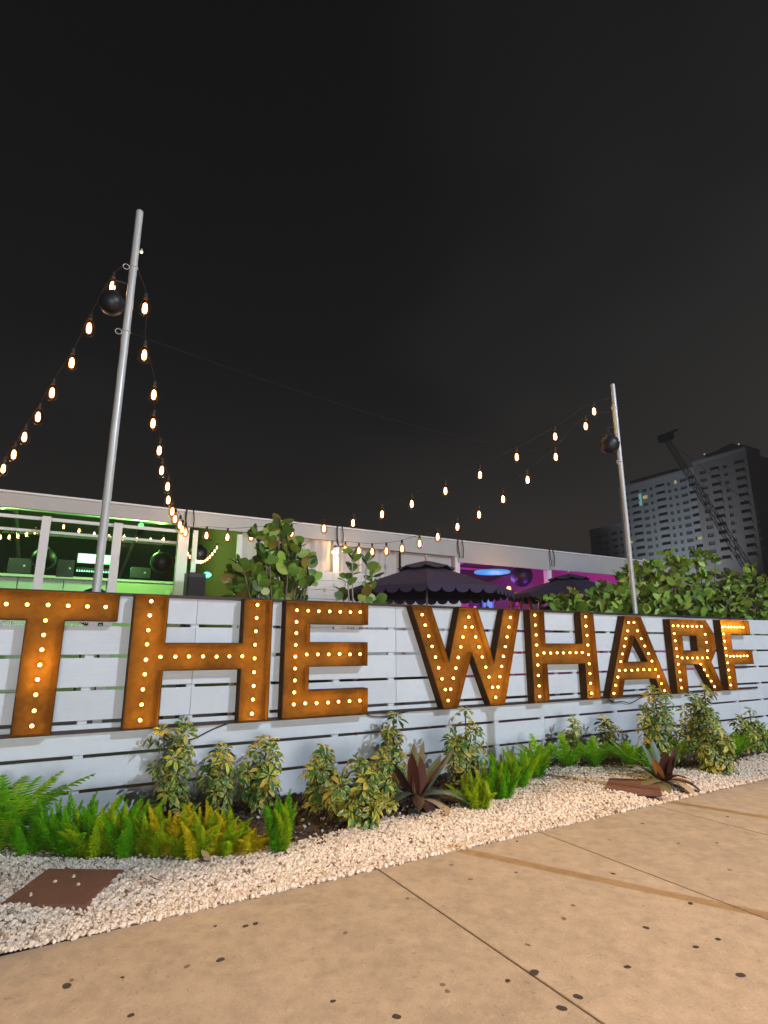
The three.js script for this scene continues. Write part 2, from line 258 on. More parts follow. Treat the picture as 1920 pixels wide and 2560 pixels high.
// ------------------------------------------------------------------ marquee letters
const WZ0 = 0.006, WZ1 = 0.122, FACE = 0.045;
function offsetPoly(p, d) {         // moves every edge of a counter-clockwise outline inward by d
  const n = p.length;
  return p.map((b, i) => {
    const a = p[(i + n - 1) % n], c = p[(i + 1) % n], u = V(b[0] - a[0], b[1] - a[1], 0).normalize(), v = V(c[0] - b[0], c[1] - b[1], 0).normalize();
    const n1 = [-u.y, u.x], n2 = [-v.y, v.x], k = 1 + n1[0] * n2[0] + n1[1] * n2[1];
    return [b[0] + d * (n1[0] + n2[0]) / k, b[1] + d * (n1[1] + n2[1]) / k];
  });
}
const ccw = (p) => { let s = 0; p.forEach((a, i) => { const b = p[(i + 1) % p.length]; s += a[0] * b[1] - b[0] * a[1]; }); return s > 0 ? p : p.slice().reverse(); };
const toShape = (p) => { const s = new THREE.Shape(); p.forEach((q, i) => s[i ? 'lineTo' : 'moveTo'](q[0], q[1])); s.closePath(); return s; };
const toPath = (p) => { const s = new THREE.Path(); p.forEach((q, i) => s[i ? 'lineTo' : 'moveTo'](q[0], q[1])); s.closePath(); return s; };
const globeGeo = new THREE.SphereGeometry(0.025, 14, 10), coreGeo = new THREE.SphereGeometry(0.0145, 10, 8), socketGeo = new THREE.CylinderGeometry(0.012, 0.014, 0.02, 10).rotateX(Math.PI / 2);
const amberGlass = (k) => new THREE.MeshPhysicalMaterial({ color: new THREE.Color().setRGB(1, 0.78, 0.42), roughness: 0.05, transmission: 1, thickness: 0, ior: 1.3, emissive: new THREE.Color().setRGB(1.35 * k, 0.62 * k, 0.06 * k) });  // amber emission puts the bulb halo into the glass itself
const LEVELS = [0.45, 1, 1.6, 3], letterGlass = LEVELS.map((k) => amberGlass(0.8 + 0.2 * k)), letterCore = LEVELS.map((k) => glow([14, 8.6, 3.4], 0.8 + 0.2 * k));
const bulbRand = rng(4242);
function letter(name, label, outline, holes, bulbs, bright = {}) {
  const cx = outline.reduce((s, q) => s + q[0], 0) / outline.length;
  const t = thing('marquee_letter', label, 'sign letter', [cx, 0, 0], 'lit letters of the sign');
  const out = ccw(outline.map(([x, y]) => [x - cx, y])), hs = holes.map((h) => ccw(h.map(([x, y]) => [x - cx, y])));
  const inner = offsetPoly(out, 0.007), hIn = hs.map((h) => offsetPoly(h, -0.007));
  const wall = toShape(out); wall.holes.push(toPath(inner.slice().reverse()));
  const rims = [new THREE.ExtrudeGeometry(wall, { depth: WZ1 - WZ0, bevelEnabled: false })];
  hs.forEach((h, i) => { const s = toShape(hIn[i]); s.holes.push(toPath(h.slice().reverse())); rims.push(new THREE.ExtrudeGeometry(s, { depth: WZ1 - WZ0, bevelEnabled: false })); });
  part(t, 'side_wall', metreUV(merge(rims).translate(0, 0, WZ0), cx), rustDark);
  const fs = toShape(offsetPoly(out, 0.0066)); hs.forEach((h) => fs.holes.push(toPath(offsetPoly(h, -0.0066).slice().reverse())));
  part(t, 'face', metreUV(new THREE.ExtrudeGeometry(fs, { depth: 0.006, bevelEnabled: false }).translate(0, 0, FACE - 0.006), cx * 1.3, cx), rust);
  let k = 0;
  const seen = [];
  for (const [x0, y0, x1, y1, n] of bulbs) for (let i = 0; i < n; i++) {
    const f = n > 1 ? i / (n - 1) : 0, x = x0 + (x1 - x0) * f - cx, y = y0 + (y1 - y0) * f;
    if (seen.some((q) => Math.hypot(q[0] - x, q[1] - y) < 0.05)) continue; seen.push([x, y]);
    const w = bulbRand(), lv = bright[k] !== undefined ? bright[k] : w < 0.35 ? 0 : w < 0.88 ? 1 : 2; k++;
    const b = part(t, 'bulb', globeGeo, letterGlass[lv], [x + (bulbRand() - 0.5) * 0.006, y + (bulbRand() - 0.5) * 0.006, FACE + 0.028]);
    part(b, 'filament', coreGeo, letterCore[lv]); part(b, 'socket', socketGeo, rubber, [0, 0, -0.02]);
    const l = new THREE.PointLight(new THREE.Color().setRGB(1, 0.6, 0.07), 0.07 * LEVELS[lv], 0, 2); l.castShadow = true; l.shadow.radius = 0.5; b.add(l);
  }
}
const T0 = 1.9, B0 = 0.757;
letter('T', 'rust brown marquee letter T, first letter of the lit sign', [[-0.6, T0], [-0.6, 1.66], [-0.2, 1.66], [-0.2, B0], [0.08, B0], [0.08, 1.66], [0.48, 1.66], [0.48, T0]], [], [[-0.5, 1.785, 0.38, 1.785, 7], [-0.06, 1.66, -0.06, 0.83, 8]], { 10: 3, 11: 3, 9: 2 });
letter('H', 'rust brown marquee letter H, second letter, between the T and the E', [[0.6, T0], [0.6, B0], [0.89, B0], [0.89, 1.235], [1.585, 1.235], [1.585, B0], [1.875, B0], [1.875, T0], [1.585, T0], [1.585, 1.48], [0.89, 1.48], [0.89, T0]], [], [[0.745, 1.845, 0.745, 0.825, 9], [1.73, 1.845, 1.73, 0.825, 9], [0.745, 1.355, 1.73, 1.355, 9]], { 8: 3, 17: 3, 20: 2 });
letter('E', 'rust brown marquee letter E, last letter of the first word', [[2.01, T0], [2.01, B0], [2.95, B0], [2.95, 1.02], [2.28, 1.02], [2.28, 1.245], [2.945, 1.245], [2.945, 1.49], [2.28, 1.49], [2.28, 1.67], [2.95, 1.67], [2.95, T0]], [], [[2.15, 1.805, 2.15, 0.89, 9], [2.15, 1.805, 2.88, 1.805, 7], [2.15, 1.365, 2.88, 1.365, 7], [2.15, 0.89, 2.88, 0.89, 7]], { 18: 3, 22: 3, 8: 2 });
letter('W', 'rust brown marquee letter W, opening the second word', [[3.5, T0], [3.92, B0], [4.12, B0], [4.345, 1.36], [4.6, B0], [4.82, B0], [5.15, T0], [4.87, T0], [4.68, 1.26], [4.455, T0], [4.18, T0], [4.01, 1.28], [3.775, T0]], [], [[3.68, 1.8, 3.985, 0.965, 8], [4.02, 0.84, 4.02, 0.84, 1], [4.06, 0.965, 4.3, 1.67, 7], [4.355, 1.79, 4.355, 1.79, 1], [4.4, 1.67, 4.68, 0.965, 7], [4.72, 0.845, 4.72, 0.845, 1], [4.765, 0.965, 5.02, 1.8, 8]], { 19: 3, 18: 2, 25: 2, 24: 2, 31: 2 });
letter('H', 'rust brown marquee letter H in the second word, between the W and the A', [[5.3, T0], [5.3, B0], [5.56, B0], [5.56, 1.215], [6.25, 1.215], [6.25, B0], [6.51, B0], [6.49, T0], [6.23, T0], [6.23, 1.48], [5.55, 1.48], [5.56, T0]], [], [[5.44, 1.84, 5.44, 0.83, 9], [6.385, 1.84, 6.385, 0.83, 9], [5.44, 1.36, 6.385, 1.36, 9]], { 8: 2, 17: 3 });
letter('A', 'rust brown marquee letter A, between the H and the R', [[7.14, 1.87], [6.68, B0], [6.94, B0], [7.02, 0.985], [7.7, 0.985], [7.78, B0], [8.04, B0], [7.5, 1.87]], [[[7.32, 1.58], [7.12, 1.225], [7.56, 1.225]]], [[7.28, 1.78, 7.4, 1.78, 2], [7.24, 1.66, 7.03, 1.23, 5], [6.98, 1.11, 7.78, 1.11, 7], [6.94, 1.02, 6.83, 0.81, 3], [7.46, 1.66, 7.72, 1.23, 5], [7.83, 1.01, 7.94, 0.8, 3]], {});
letter('R', 'rust brown marquee letter R, last but one, between the A and the F', [[8.17, 1.85], [8.17, B0], [8.45, B0], [8.45, 1.16], [8.82, 1.16], [9.1, B0], [9.37, B0], [9.12, 1.2], [9.28, 1.37], [9.28, 1.64], [9.1, 1.85]], [[[8.44, 1.6], [8.44, 1.37], [8.8, 1.37], [8.8, 1.6]]], [[8.32, 1.75, 8.35, 0.83, 9], [8.32, 1.75, 9.05, 1.75, 7], [9.12, 1.63, 9.13, 1.37, 3], [8.32, 1.265, 9.1, 1.265, 7], [8.9, 1.165, 9.2, 0.82, 5]], { 24: 3, 23: 2 });
letter('F', 'rust brown marquee letter F, brightest and last letter of the sign', [[9.49, 1.865], [9.49, B0], [9.75, B0], [9.75, 1.15], [10.32, 1.15], [10.32, 1.38], [9.75, 1.38], [9.75, 1.63], [10.34, 1.63], [10.34, 1.865]], [], [[9.63, 1.755, 9.645, 0.83, 9], [9.63, 1.755, 10.24, 1.755, 8], [9.64, 1.28, 10.24, 1.28, 7]], { 0: 3, 1: 3, 2: 3, 3: 2, 9: 3, 10: 3, 11: 3, 12: 3, 13: 3, 14: 3, 15: 3 });
function cable(label, pts, r = 0.006) { const t = thing('cable', label, 'cable'); part(t, 'wire', tube(pts.map((p) => V(...p)), r, 40, 6), rubber); }
cable('thin black cable drooping under the first H', [[0.9, 0.745, 0.02], [0.97, 0.68, 0.02], [1.06, 0.63, 0.025], [1.2, 0.63, 0.025], [1.38, 0.7, 0.02], [1.57, 0.76, 0.02]]);
cable('thin black cable drooping between the E and the W', [[2.96, 0.76, 0.02], [3.05, 0.72, 0.02], [3.2, 0.71, 0.025], [3.4, 0.73, 0.02], [3.6, 0.76, 0.02]]);
cable('thin black cable looped under the A', [[6.75, 0.76, 0.02], [6.85, 0.69, 0.03], [7.05, 0.69, 0.03], [7.2, 0.66, 0.03], [7.45, 0.72, 0.02], [7.6, 0.76, 0.02]]);

// ------------------------------------------------------------------ poles, pendant speakers, string lights
function pole(label, x, z, h, extra) {
  const t = thing('steel_pole', label, 'pole', [x, 0, z]);
  part(t, 'shaft', bar(V(0, 0, 0), V(0, h - 0.02, 0), 0.04, 20, 0.037), galv); part(t, 'cap', new THREE.SphereGeometry(0.039, 16, 8, 0, 6.3, 0, 1.57).scale(1, 0.6, 1).translate(0, h - 0.02, 0), galv);
  for (const y of extra) { part(t, 'clamp', new THREE.TorusGeometry(0.042, 0.006, 6, 20).rotateX(Math.PI / 2).translate(0, y, 0), galv); part(t, 'eye_bolt', new THREE.TorusGeometry(0.03, 0.004, 6, 16).translate(-0.07, y - 0.02, 0.01), galv); }
  return t;
}
pole('tall galvanised pole behind the T, string lights fanning from it', 0.31, -0.3, 6.09, [5.38, 4.62]);
const p2 = pole('galvanised pole behind the A, carrying string lights', 7.95, -0.3, 5.87, [5.42, 4.45]);
part(p2, 'bracket', box(0.04, 0.55, 0.03).translate(-0.05, 5.2, 0.01), std([0.45, 0.36, 0.2], 0.6));
{ const t = thing('pole_light', 'tiny lit clip light near the top of the left pole', 'light', [0.37, 5.62, -0.3]);
  part(t, 'lamp_shade', new THREE.ConeGeometry(0.02, 0.05, 10), galv); const b = part(t, 'bulb', new THREE.SphereGeometry(0.014, 8, 6), glow([4, 2.6, 1.2]), [0, -0.03, 0]); }
function globeSpeaker(label, x, y, z, r) { const t = thing('pendant_speaker', label, 'speaker', [x, y, z]); part(t, 'shell', new THREE.SphereGeometry(r, 28, 20), black); part(t, 'collar', new THREE.CylinderGeometry(r * 0.35, r * 0.45, r * 0.3, 16).translate(0, r * 0.95, 0), black); part(t, 'hanger', bar(V(0, r, 0), V(0, r + 0.16, 0), 0.008, 6), rubber); part(t, 'hanger', bar(V(0, r + 0.15, 0), V(r + 0.06, r + 0.15, 0), 0.01, 6), rubber); }
globeSpeaker('black round speaker hanging beside the right pole', 7.72, 4.72, -0.3, 0.16);
globeSpeaker('black round speaker hanging beside the left pole', 0.15, 4.92, -0.34, 0.125);

const strGlassGeo = new THREE.LatheGeometry([[0.0, -0.068], [0.022, -0.062], [0.035, -0.04], [0.037, -0.015], [0.03, 0.015], [0.016, 0.045], [0.013, 0.055]].map((p) => new THREE.Vector2(...p)), 14);
const strCoreGeo = new THREE.LatheGeometry([[0.0, -0.045], [0.012, -0.038], [0.0155, -0.015], [0.011, 0.016], [0.0, 0.027]].map((p) => new THREE.Vector2(...p)), 10);
const strSocketGeo = new THREE.CylinderGeometry(0.011, 0.013, 0.035, 8).translate(0, 0.07, 0);
const strGlass = new THREE.MeshPhysicalMaterial({ color: new THREE.Color().setRGB(1, 0.7, 0.45), roughness: 0.04, transmission: 1, thickness: 0, ior: 1.3, emissive: new THREE.Color().setRGB(1.05, 0.36, 0.11) });  // orange emission gives the glass the halo of the lit bulb
const strCore = glow([15, 9.2, 5.4]);
function strand(label, a, b, pts, size = 1, lights = true) {
  const t = thing('string_lights', label, 'string lights');
  const wire = [V(...a), ...pts.map((p) => V(p[0], p[1] + 0.155 * size, p[2])), V(...b)];
  part(t, 'wire', tube(wire, 0.0038 * size, pts.length * 6, 5), rubber);
  for (const p of pts) {
    const m = part(t, 'bulb', strGlassGeo, strGlass, p); m.scale.setScalar(size * 1.8);
    part(m, 'filament', strCoreGeo, strCore); part(m, 'socket', strSocketGeo, rubber);
    if (lights) { const l = new THREE.PointLight(new THREE.Color().setRGB(1, 0.6, 0.3), 0.1, 0, 2); l.castShadow = true; l.shadow.radius = 1; m.add(l); }
  }
}
strand('string of glowing bulbs swooping from the left pole to the tent corner', [0.33, 5.42, -0.3], [2.08, 3.74, -5.9], [[0.48, 5.09, -0.52], [0.56, 4.75, -0.95], [0.75, 4.47, -1.38], [0.82, 4.26, -1.81], [0.98, 4.05, -2.24], [1.09, 3.9, -2.67], [1.25, 3.79, -3.1], [1.34, 3.69, -3.53], [1.48, 3.61, -3.96], [1.6, 3.58, -4.39], [1.76, 3.57, -4.82], [1.88, 3.58, -5.25], [2.02, 3.61, -5.68]]);
strand('string of glowing bulbs falling away to the left of the left pole', [0.28, 5.45, -0.3], [-1.6, 3.72, -5.9], [[0.14, 5.24, -0.52], [-0.03, 4.92, -0.95], [-0.16, 4.66, -1.38], [-0.33, 4.42, -1.81], [-0.46, 4.24, -2.24], [-0.6, 4.09, -2.67], [-0.72, 3.96, -3.1], [-0.85, 3.86, -3.53], [-0.98, 3.79, -3.96], [-1.11, 3.73, -4.4], [-1.25, 3.7, -4.85], [-1.38, 3.69, -5.3]]);
strand('upper string of glowing bulbs from the right pole to the far tent corner', [7.93, 5.6, -0.3], [2.15, 3.72, -5.9], [[7.66, 5.39, -0.5], [7.11, 4.96, -0.9], [6.58, 4.62, -1.3], [6.09, 4.33, -1.7], [5.64, 4.08, -2.1], [5.2, 3.88, -2.5], [4.83, 3.73, -2.9], [4.46, 3.61, -3.3], [4.07, 3.54, -3.7], [3.6, 3.48, -4.1], [2.97, 3.42, -4.5], [2.64, 3.44, -4.9], [2.34, 3.51, -5.3]]);
strand('lower string of glowing bulbs from the right pole to the middle of the tent', [7.93, 5.35, -0.3], [5.3, 3.7, -5.9], [[7.43, 5.08, -0.51], [7.11, 4.6, -0.92], [6.84, 4.26, -1.34], [6.63, 3.98, -1.75], [6.42, 3.76, -2.17], [6.24, 3.59, -2.58], [6.09, 3.46, -3], [5.95, 3.38, -3.41], [5.81, 3.33, -3.83], [5.69, 3.33, -4.24], [5.59, 3.37, -4.66], [5.49, 3.44, -5.07], [5.37, 3.52, -5.49]]);
cable('faint thin cable spanning between the two poles', [[0.35, 4.62, -0.3], [2, 4.42, -0.3], [4, 4.28, -0.3], [6, 4.3, -0.3], [7.92, 4.45, -0.3]], 0.0014);

// ------------------------------------------------------------------ event tent
const TZ = -6;
{
  const t = thing('event_tent', 'long white event tent with a clear walled bay, a curtained bay and an open bay', 'tent', [0, 0, TZ]);
  const bays = [[-7.9, -4.6, 3.8], [-4.6, -1.3, 3.8], [-1.3, 2.05, 3.8], [2.05, 5.38, 3.76], [5.38, 8.79, 3.66], [8.79, 12.02, 3.52], [12.02, 15.3, 3.54], [15.3, 18.6, 3.56]];
  bays.forEach(([a, b, y], i) => { const h = 4.06 - y; part(t, 'fascia', metreUV(slab(b - a - 0.03, h, 0.05, 0.008), a, 0), vinyl, [(a + b) / 2, 4.06 - h / 2, 0.03]); part(t, 'gutter', box(b - a - 0.02, 0.035, 0.09).translate((a + b) / 2, 4.075, 0.04), whiteMetal); });
  for (const [x, w] of [[-4.6, 0.2], [-1.3, 0.2], [2.05, 0.2], [5.38, 0.14], [8.79, 0.14], [12.02, 0.15], [15.3, 0.16]]) part(t, 'column', box(w, 3.8, 0.16).translate(x, 1.85, -0.06), whiteMetal);
  for (const [x, w] of [[-2.6, 0.14], [-0.32, 0.14], [0.855, 0.15], [3.18, 0.1], [2.28, 0.09]]) part(t, 'mullion', box(w, 3.72, 0.07).translate(x, 1.85, -0.03), whiteMetal);
  for (const y of [3.68, 3.48]) part(t, 'rail', box(9.9, y > 3.6 ? 0.06 : 0.05, 0.05).translate(-2.9, y, -0.12 - (3.7 - y)), whiteMetal);
  for (const [a, b] of [[-1.2, -0.39], [-0.25, 0.78], [0.93, 1.95], [2.33, 3.13]]) part(t, 'window_panel', new THREE.PlaneGeometry(b - a, 2.9), clearVinyl, [(a + b) / 2, 2.2, -0.05]);
  // curtained sidewalls with soft folds
  const fold = (w, h, seed) => { const g = new THREE.PlaneGeometry(w, h, Math.round(w * 40), 1), p = g.attributes.position, r = rng(seed), ph = r() * 6; for (let i = 0; i < p.count; i++) { const x = p.getX(i); p.setZ(i, 0.022 * Math.sin(x * 13 + ph) + 0.018 * Math.sin(x * 31 + 2 * Math.sin(x * 3)) ); } g.computeVertexNormals(); return g; };
  part(t, 'curtain', fold(2.1, 1.2, 3), vinylCurtain, [4.3, 3.3, -0.12]); part(t, 'curtain', fold(1.6, 1.2, 5), vinylCurtain, [6.3, 3.3, -0.12]);
  part(t, 'side_panel', box(1.5, 1.2, 0.03).translate(7.92, 3.2, -0.1), vinyl);
  part(t, 'mullion', box(0.06, 1.2, 0.06).translate(6.02, 3.2, -0.04), whiteMetal);
  for (let k = 0; k < 10; k++) part(t, 'board', metreUV(slab(5.5, 0.2, 0.025, 0.003), k, 0), paint[k % 3], [5.98, 2.95 - k * 0.205, 0.06]);
  for (const x of [2.12, 5.42, 8.83, 12.06]) for (const s of [-0.06, 0.06]) part(t, 'ratchet_strap', tube([V(x + s, 4.12, 0.1), V(x + s * 1.3, 3.9, 0.13), V(x + s * 0.8 + 0.03, 3.62, 0.11)], 0.012, 12, 5), rubber);
  // roof, seen from below through the open bays
  const roof = (a, b) => merge([1, -1].map((k) => new THREE.PlaneGeometry(b - a, 7.25).rotateX(Math.PI / 2 + k * 0.19).translate((a + b) / 2, 4.68, k > 0 ? -3.56 : -10.66)));
  part(t, 'roof', roof(-8, 19), std([0.25, 0.23, 0.21], 0.7));
  for (const [z, y] of [[-1.7, 4.2], [-3.4, 4.52], [-5.2, 4.86], [-9, 4.86]]) part(t, 'purlin', box(26.6, 0.09, 0.06).translate(5.3, y, z), whiteMetal);
  for (const x of [-1.3, 2.05, 5.38, 8.79, 12.02, 15.3]) for (const q of [0, 1]) part(t, 'rafter', bar(V(x, 3.86, q ? -14.1 : -0.1), V(x, 5.2, -7.1), 0.06, 4), whiteMetal);
  const gable = toShape([[0, 0], [14, 0], [14, 3.9], [7, 5.2], [0, 3.9]]);
  part(t, 'back_wall', box(27, 4, 0.1).translate(5.3, 2, -14.2), std([0.34, 0.34, 0.34], 0.8));
  for (const x of [3.6, 8.6, -8, 18.9]) part(t, 'partition', new THREE.ExtrudeGeometry(gable, { depth: 0.06, bevelEnabled: false }).rotateY(Math.PI / 2).translate(x, 0, -0.15), x === 3.6 ? std([0.2, 0.1, 0.05], 0.85) : vinyl);  // inner partitions added to keep green and magenta light apart
  part(t, 'deck', box(27, 0.4, 14.4).translate(5.3, 0.2, -7.2), std([0.12, 0.1, 0.09], 0.8));
}
// green lit bay
function rectLight(parent, rgb, I, w, h, pos, to) { const l = new THREE.RectAreaLight(new THREE.Color().setRGB(...rgb), I, w, h); l.position.set(...pos); parent.add(l); parent.updateMatrixWorld(true); l.lookAt(...to); l.castShadow = true; return l; }
for (const [x, w, n] of [[0.62, 0.46, 'left'], [1.2, 0.3, 'right']]) {
  const t = thing('stage_wash_light', w > 0.4 ? 'wide bright green LED wash panel inside the tent, left of the pole' : 'small bright green LED wash panel inside the tent, right of the pole', 'stage light', [x, 3.86, -12.5]);
  part(t, 'housing', box(w + 0.06, 0.3, 0.1).translate(0, 0, -0.07), black); part(t, 'lamp_panel', box(w, 0.24, 0.02), glow([1.5, 12, 1.9]));
  rectLight(t, [0.1, 1, 0.25], 34, w, 0.24, [0, 0, 0.03], [x, 3.4, 0]);
}
{
  const t = thing('led_bar', 'row of pale green LEDs under the bright wash panels', 'stage light', [0.8, 3.52, -12.4]);
  part(t, 'housing', box(0.86, 0.05, 0.06).translate(0, 0.04, -0.03), black);
  for (let i = 0; i < 14; i++) part(t, 'led_lamp', new THREE.ConeGeometry(0.022, 0.06, 8), glow([0.9, 3.5, 1.6]), [-0.4 + i * 0.061, -0.02, 0]);
}
{ // unseen green lamps, placed to colour the bay
  for (const [x, z] of [[-1.4, -9.2], [1.55, -8.9]]) { const t = thing('unseen_green_lamp', x < 0 ? 'unseen green lamp hung in the left clear bay' : 'unseen green lamp hung in the bay right of the pole', 'stage light', [x, 4.15, z]); part(t, 'can', new THREE.CylinderGeometry(0.08, 0.09, 0.22, 14).rotateX(0.7), black); part(t, 'lamp_lens', new THREE.SphereGeometry(0.06, 10, 8).translate(0, 0.1, 0.08), glow([0.3, 3, 0.5])); const l = new THREE.PointLight(new THREE.Color().setRGB(0.35, 1, 0.2), x < 0 ? 6 : 13, 0, 2); l.position.set(0, 0.0, -0.25); l.castShadow = true; l.shadow.radius = 4; t.add(l); }
  const s = thing('stage_speaker', 'tall black speaker cabinet at the tent corner', 'speaker', [2.24, 0.4, -5.55]); part(s, 'cabinet', metreUV(slab(0.34, 2.38, 0.34, 0.015), 0, 0), black, [0, 1.2, 0]); part(s, 'grille', slab(0.3, 1.1, 0.02, 0.006), rubber, [0, 1.75, 0.175]);
  const g = thing('green_spotlight', 'vivid green spotlight beside the black speaker cabinet', 'stage light', [2.5, 2.8, -5.75]); part(g, 'housing', new THREE.CylinderGeometry(0.08, 0.07, 0.16, 14).rotateX(Math.PI / 2).translate(0, 0, -0.1), black); part(g, 'lamp_lens', new THREE.SphereGeometry(0.07, 14, 10).scale(1.2, 0.7, 0.5), glow([0.5, 9, 1.6]));
  part(g, 'bracket', bar(V(0, 0, -0.1), V(-0.2, 0, -0.1), 0.012, 6), rubber); const l = new THREE.PointLight(new THREE.Color().setRGB(0.02, 1, 0.3), 0.5, 0, 2); l.position.set(0, 0, 0.1); l.castShadow = true; l.shadow.radius = 2; g.add(l);
  const c = thing('bar_counter', 'long pale bar counter under the green lights', 'counter', [-1.5, 0.4, -10.5]); part(c, 'front', box(8, 1.1, 0.1).translate(0, 0.55, 0), std([0.5, 0.5, 0.45], 0.7)); part(c, 'counter_top', box(8.2, 0.06, 0.6).translate(0, 1.13, -0.2), std([0.5, 0.42, 0.3], 0.5));
  for (let i = 0; i < 2; i++) { const f = thing('back_shelf', i ? 'upper white shelf rail at the back of the green bay' : 'lower white shelf rail at the back of the green bay', 'shelf', [-1.6, 2.4 + i * 0.5, -11.8]); part(f, 'shelf_board', box(7.6, 0.06, 0.3), whiteMetal); for (let k = 0; k < 5; k++) part(f, 'upright', box(0.08, 0.5, 0.08).translate(-3.2 + k * 1.6, -0.28, 0), whiteMetal); }
  [[-1.5, 3.35, -8.5, 0.3, 'leftmost in the tent'], [-0.35, 3.3, -8.8, 0.24, 'behind the left mullion'], [2.0, 3.32, -8.2, 0.25, 'beside the tent corner column'], [2.55, 3.35, -6.9, 0.2, 'behind the narrow clear panel']].forEach(([x, y, z, r, n]) => globeSpeaker('dark round hanging speaker ' + n, x, y, z, r));
  const bw = thing('bar_back_wall', 'pale panelled wall of the bar, washed green', 'wall', [-1, 0.4, -11.2]); for (let k = 0; k < 10; k++) part(bw, 'panel', metreUV(slab(0.98, 2.7, 0.05, 0.01), k, 0), paint[k % 3], [-4.4 + k, 1.35, 0]); part(bw, 'ledge', box(10.2, 0.06, 0.25).translate(0, 2.74, 0.08), whiteMetal);
  [[-2.6, 'left end of the bar ledge'], [-0.9, 'middle of the bar ledge'], [0.1, 'ledge just left of the pole'], [1.9, 'right end of the bar ledge']].forEach(([x, n], i) => { const v = thing('ledge_box', 'dark box standing on the ' + n, 'box', [x, 3.17, -11.1]); part(v, 'cabinet', metreUV(slab(0.4 + 0.1 * (i % 2), 0.3 + 0.08 * (i % 3), 0.22, 0.01)), black, [0, 0.2, 0]); part(v, 'knob', new THREE.SphereGeometry(0.03, 8, 6), whiteMetal, [0.1, 0.2, 0.12]); });
  [[-2.2, 3.0], [-0.8, 3.02], [1.35, 3.0]].forEach(([x, y], i) => { const f = thing('table_lamp', ['small warm lamp low in the left clear bay', 'small warm lamp behind the left mullion', 'small warm lamp just above the fence, right of the pole'][i], 'lamp', [x + 0.6, 2.18, -7.6]); part(f, 'lamp_shade', new THREE.CylinderGeometry(0.05, 0.09, 0.12, 12, 1, true).translate(0, 0.12, 0), vinylCurtain); part(f, 'bulb', new THREE.SphereGeometry(0.035, 10, 8), strCore, [0, 0.08, 0]); part(f, 'stand', bar(V(0, -1.78, 0), V(0, 0.06, 0), 0.015, 6), black); });
  const d = thing('bar_stool', 'dark high backed stool silhouetted in the green bay', 'stool', [0.72, 0.4, -8.2]); part(d, 'backrest', new THREE.SphereGeometry(0.42, 18, 12).scale(1, 1, 0.3).translate(0, 1.85, 0), black); part(d, 'seat', new THREE.CylinderGeometry(0.3, 0.28, 0.08, 18).translate(0, 1.35, 0.1), black); for (let k = 0; k < 4; k++) part(d, 'leg', bar(V(k % 2 ? 0.2 : -0.2, 0, k > 1 ? 0.25 : 0), V(k % 2 ? 0.15 : -0.15, 1.33, k > 1 ? 0.22 : 0.02), 0.02, 6), black);
  const w = thing('service_window', 'dark service hatch with pale frame in the green bay', 'hatch', [2.1, 2.45, -10.2]); part(w, 'wall', box(1.9, 2.6, 0.05).translate(0.1, -0.75, -0.05), std([0.5, 0.55, 0.35], 0.7)); part(w, 'opening', box(0.8, 0.5, 0.03).translate(-0.2, -0.1, 0), rubber); part(w, 'opening', box(0.3, 0.5, 0.03).translate(0.7, -0.1, 0), rubber); part(w, 'frame', box(1.6, 0.05, 0.05).translate(0.1, 0.2, 0.02), whiteMetal); part(w, 'frame', box(0.1, 0.8, 0.05).translate(0.4, 0, 0.03), whiteMetal);
}
const sag = (a, b, n, s) => Array.from({ length: n }, (_, i) => { const f = (i + 0.5) / n; return [a[0] + (b[0] - a[0]) * f, a[1] + (b[1] - a[1]) * f - s * 4 * f * (1 - f), a[2] + (b[2] - a[2]) * f]; });
strand('short string of small bulbs inside the left clear bay', [-1.9, 3.72, -7.4], [-0.3, 3.98, -8.4], sag([-1.9, 3.7, -7.4], [-0.35, 3.95, -8.4], 11, 0.25), 0.7, false);
strand('string of small bulbs hanging inside the bay behind the pole', [-0.2, 3.95, -8], [2.2, 3.95, -8.6], sag([-0.2, 3.95, -8], [2.2, 3.95, -8.6], 8, 0.12), 0.7, false);
strand('looped string of small bulbs behind the narrow clear panel', [2.2, 3.5, -6.6], [3.15, 3.55, -6.9], sag([2.15, 3.5, -6.6], [2.95, 3.6, -6.9], 16, 0.36), 0.55, false);
strand('low string of small bulbs just above the fence behind the first H', [1.2, 2.3, -7], [3, 2.35, -7.4], sag([1.3, 2.36, -7], [3.1, 2.4, -7.4], 10, 0.12), 0.55, false);
{ const t = thing('wall_lantern', 'bright clear lantern at the tent cleat where the strings meet', 'lantern', [5.3, 3.5, -5.86]); part(t, 'cage', merge([0, 1, 2, 3, 4, 5].map((k) => bar(V(0.08 * Math.cos(k), -0.1, 0.08 * Math.sin(k)), V(0.05 * Math.cos(k), 0.1, 0.05 * Math.sin(k)), 0.005, 5))), black); part(t, 'cap', new THREE.ConeGeometry(0.08, 0.06, 12).translate(0, 0.13, 0), black); for (const s of [-1, 1]) part(t, 'bulb', new THREE.SphereGeometry(0.035, 12, 8), strCore, [s * 0.045, -0.02, 0]); const l = new THREE.PointLight(new THREE.Color().setRGB(1, 0.62, 0.28), 1.1, 0, 2); l.position.set(0, -0.02, 0.06); l.castShadow = true; t.add(l); }

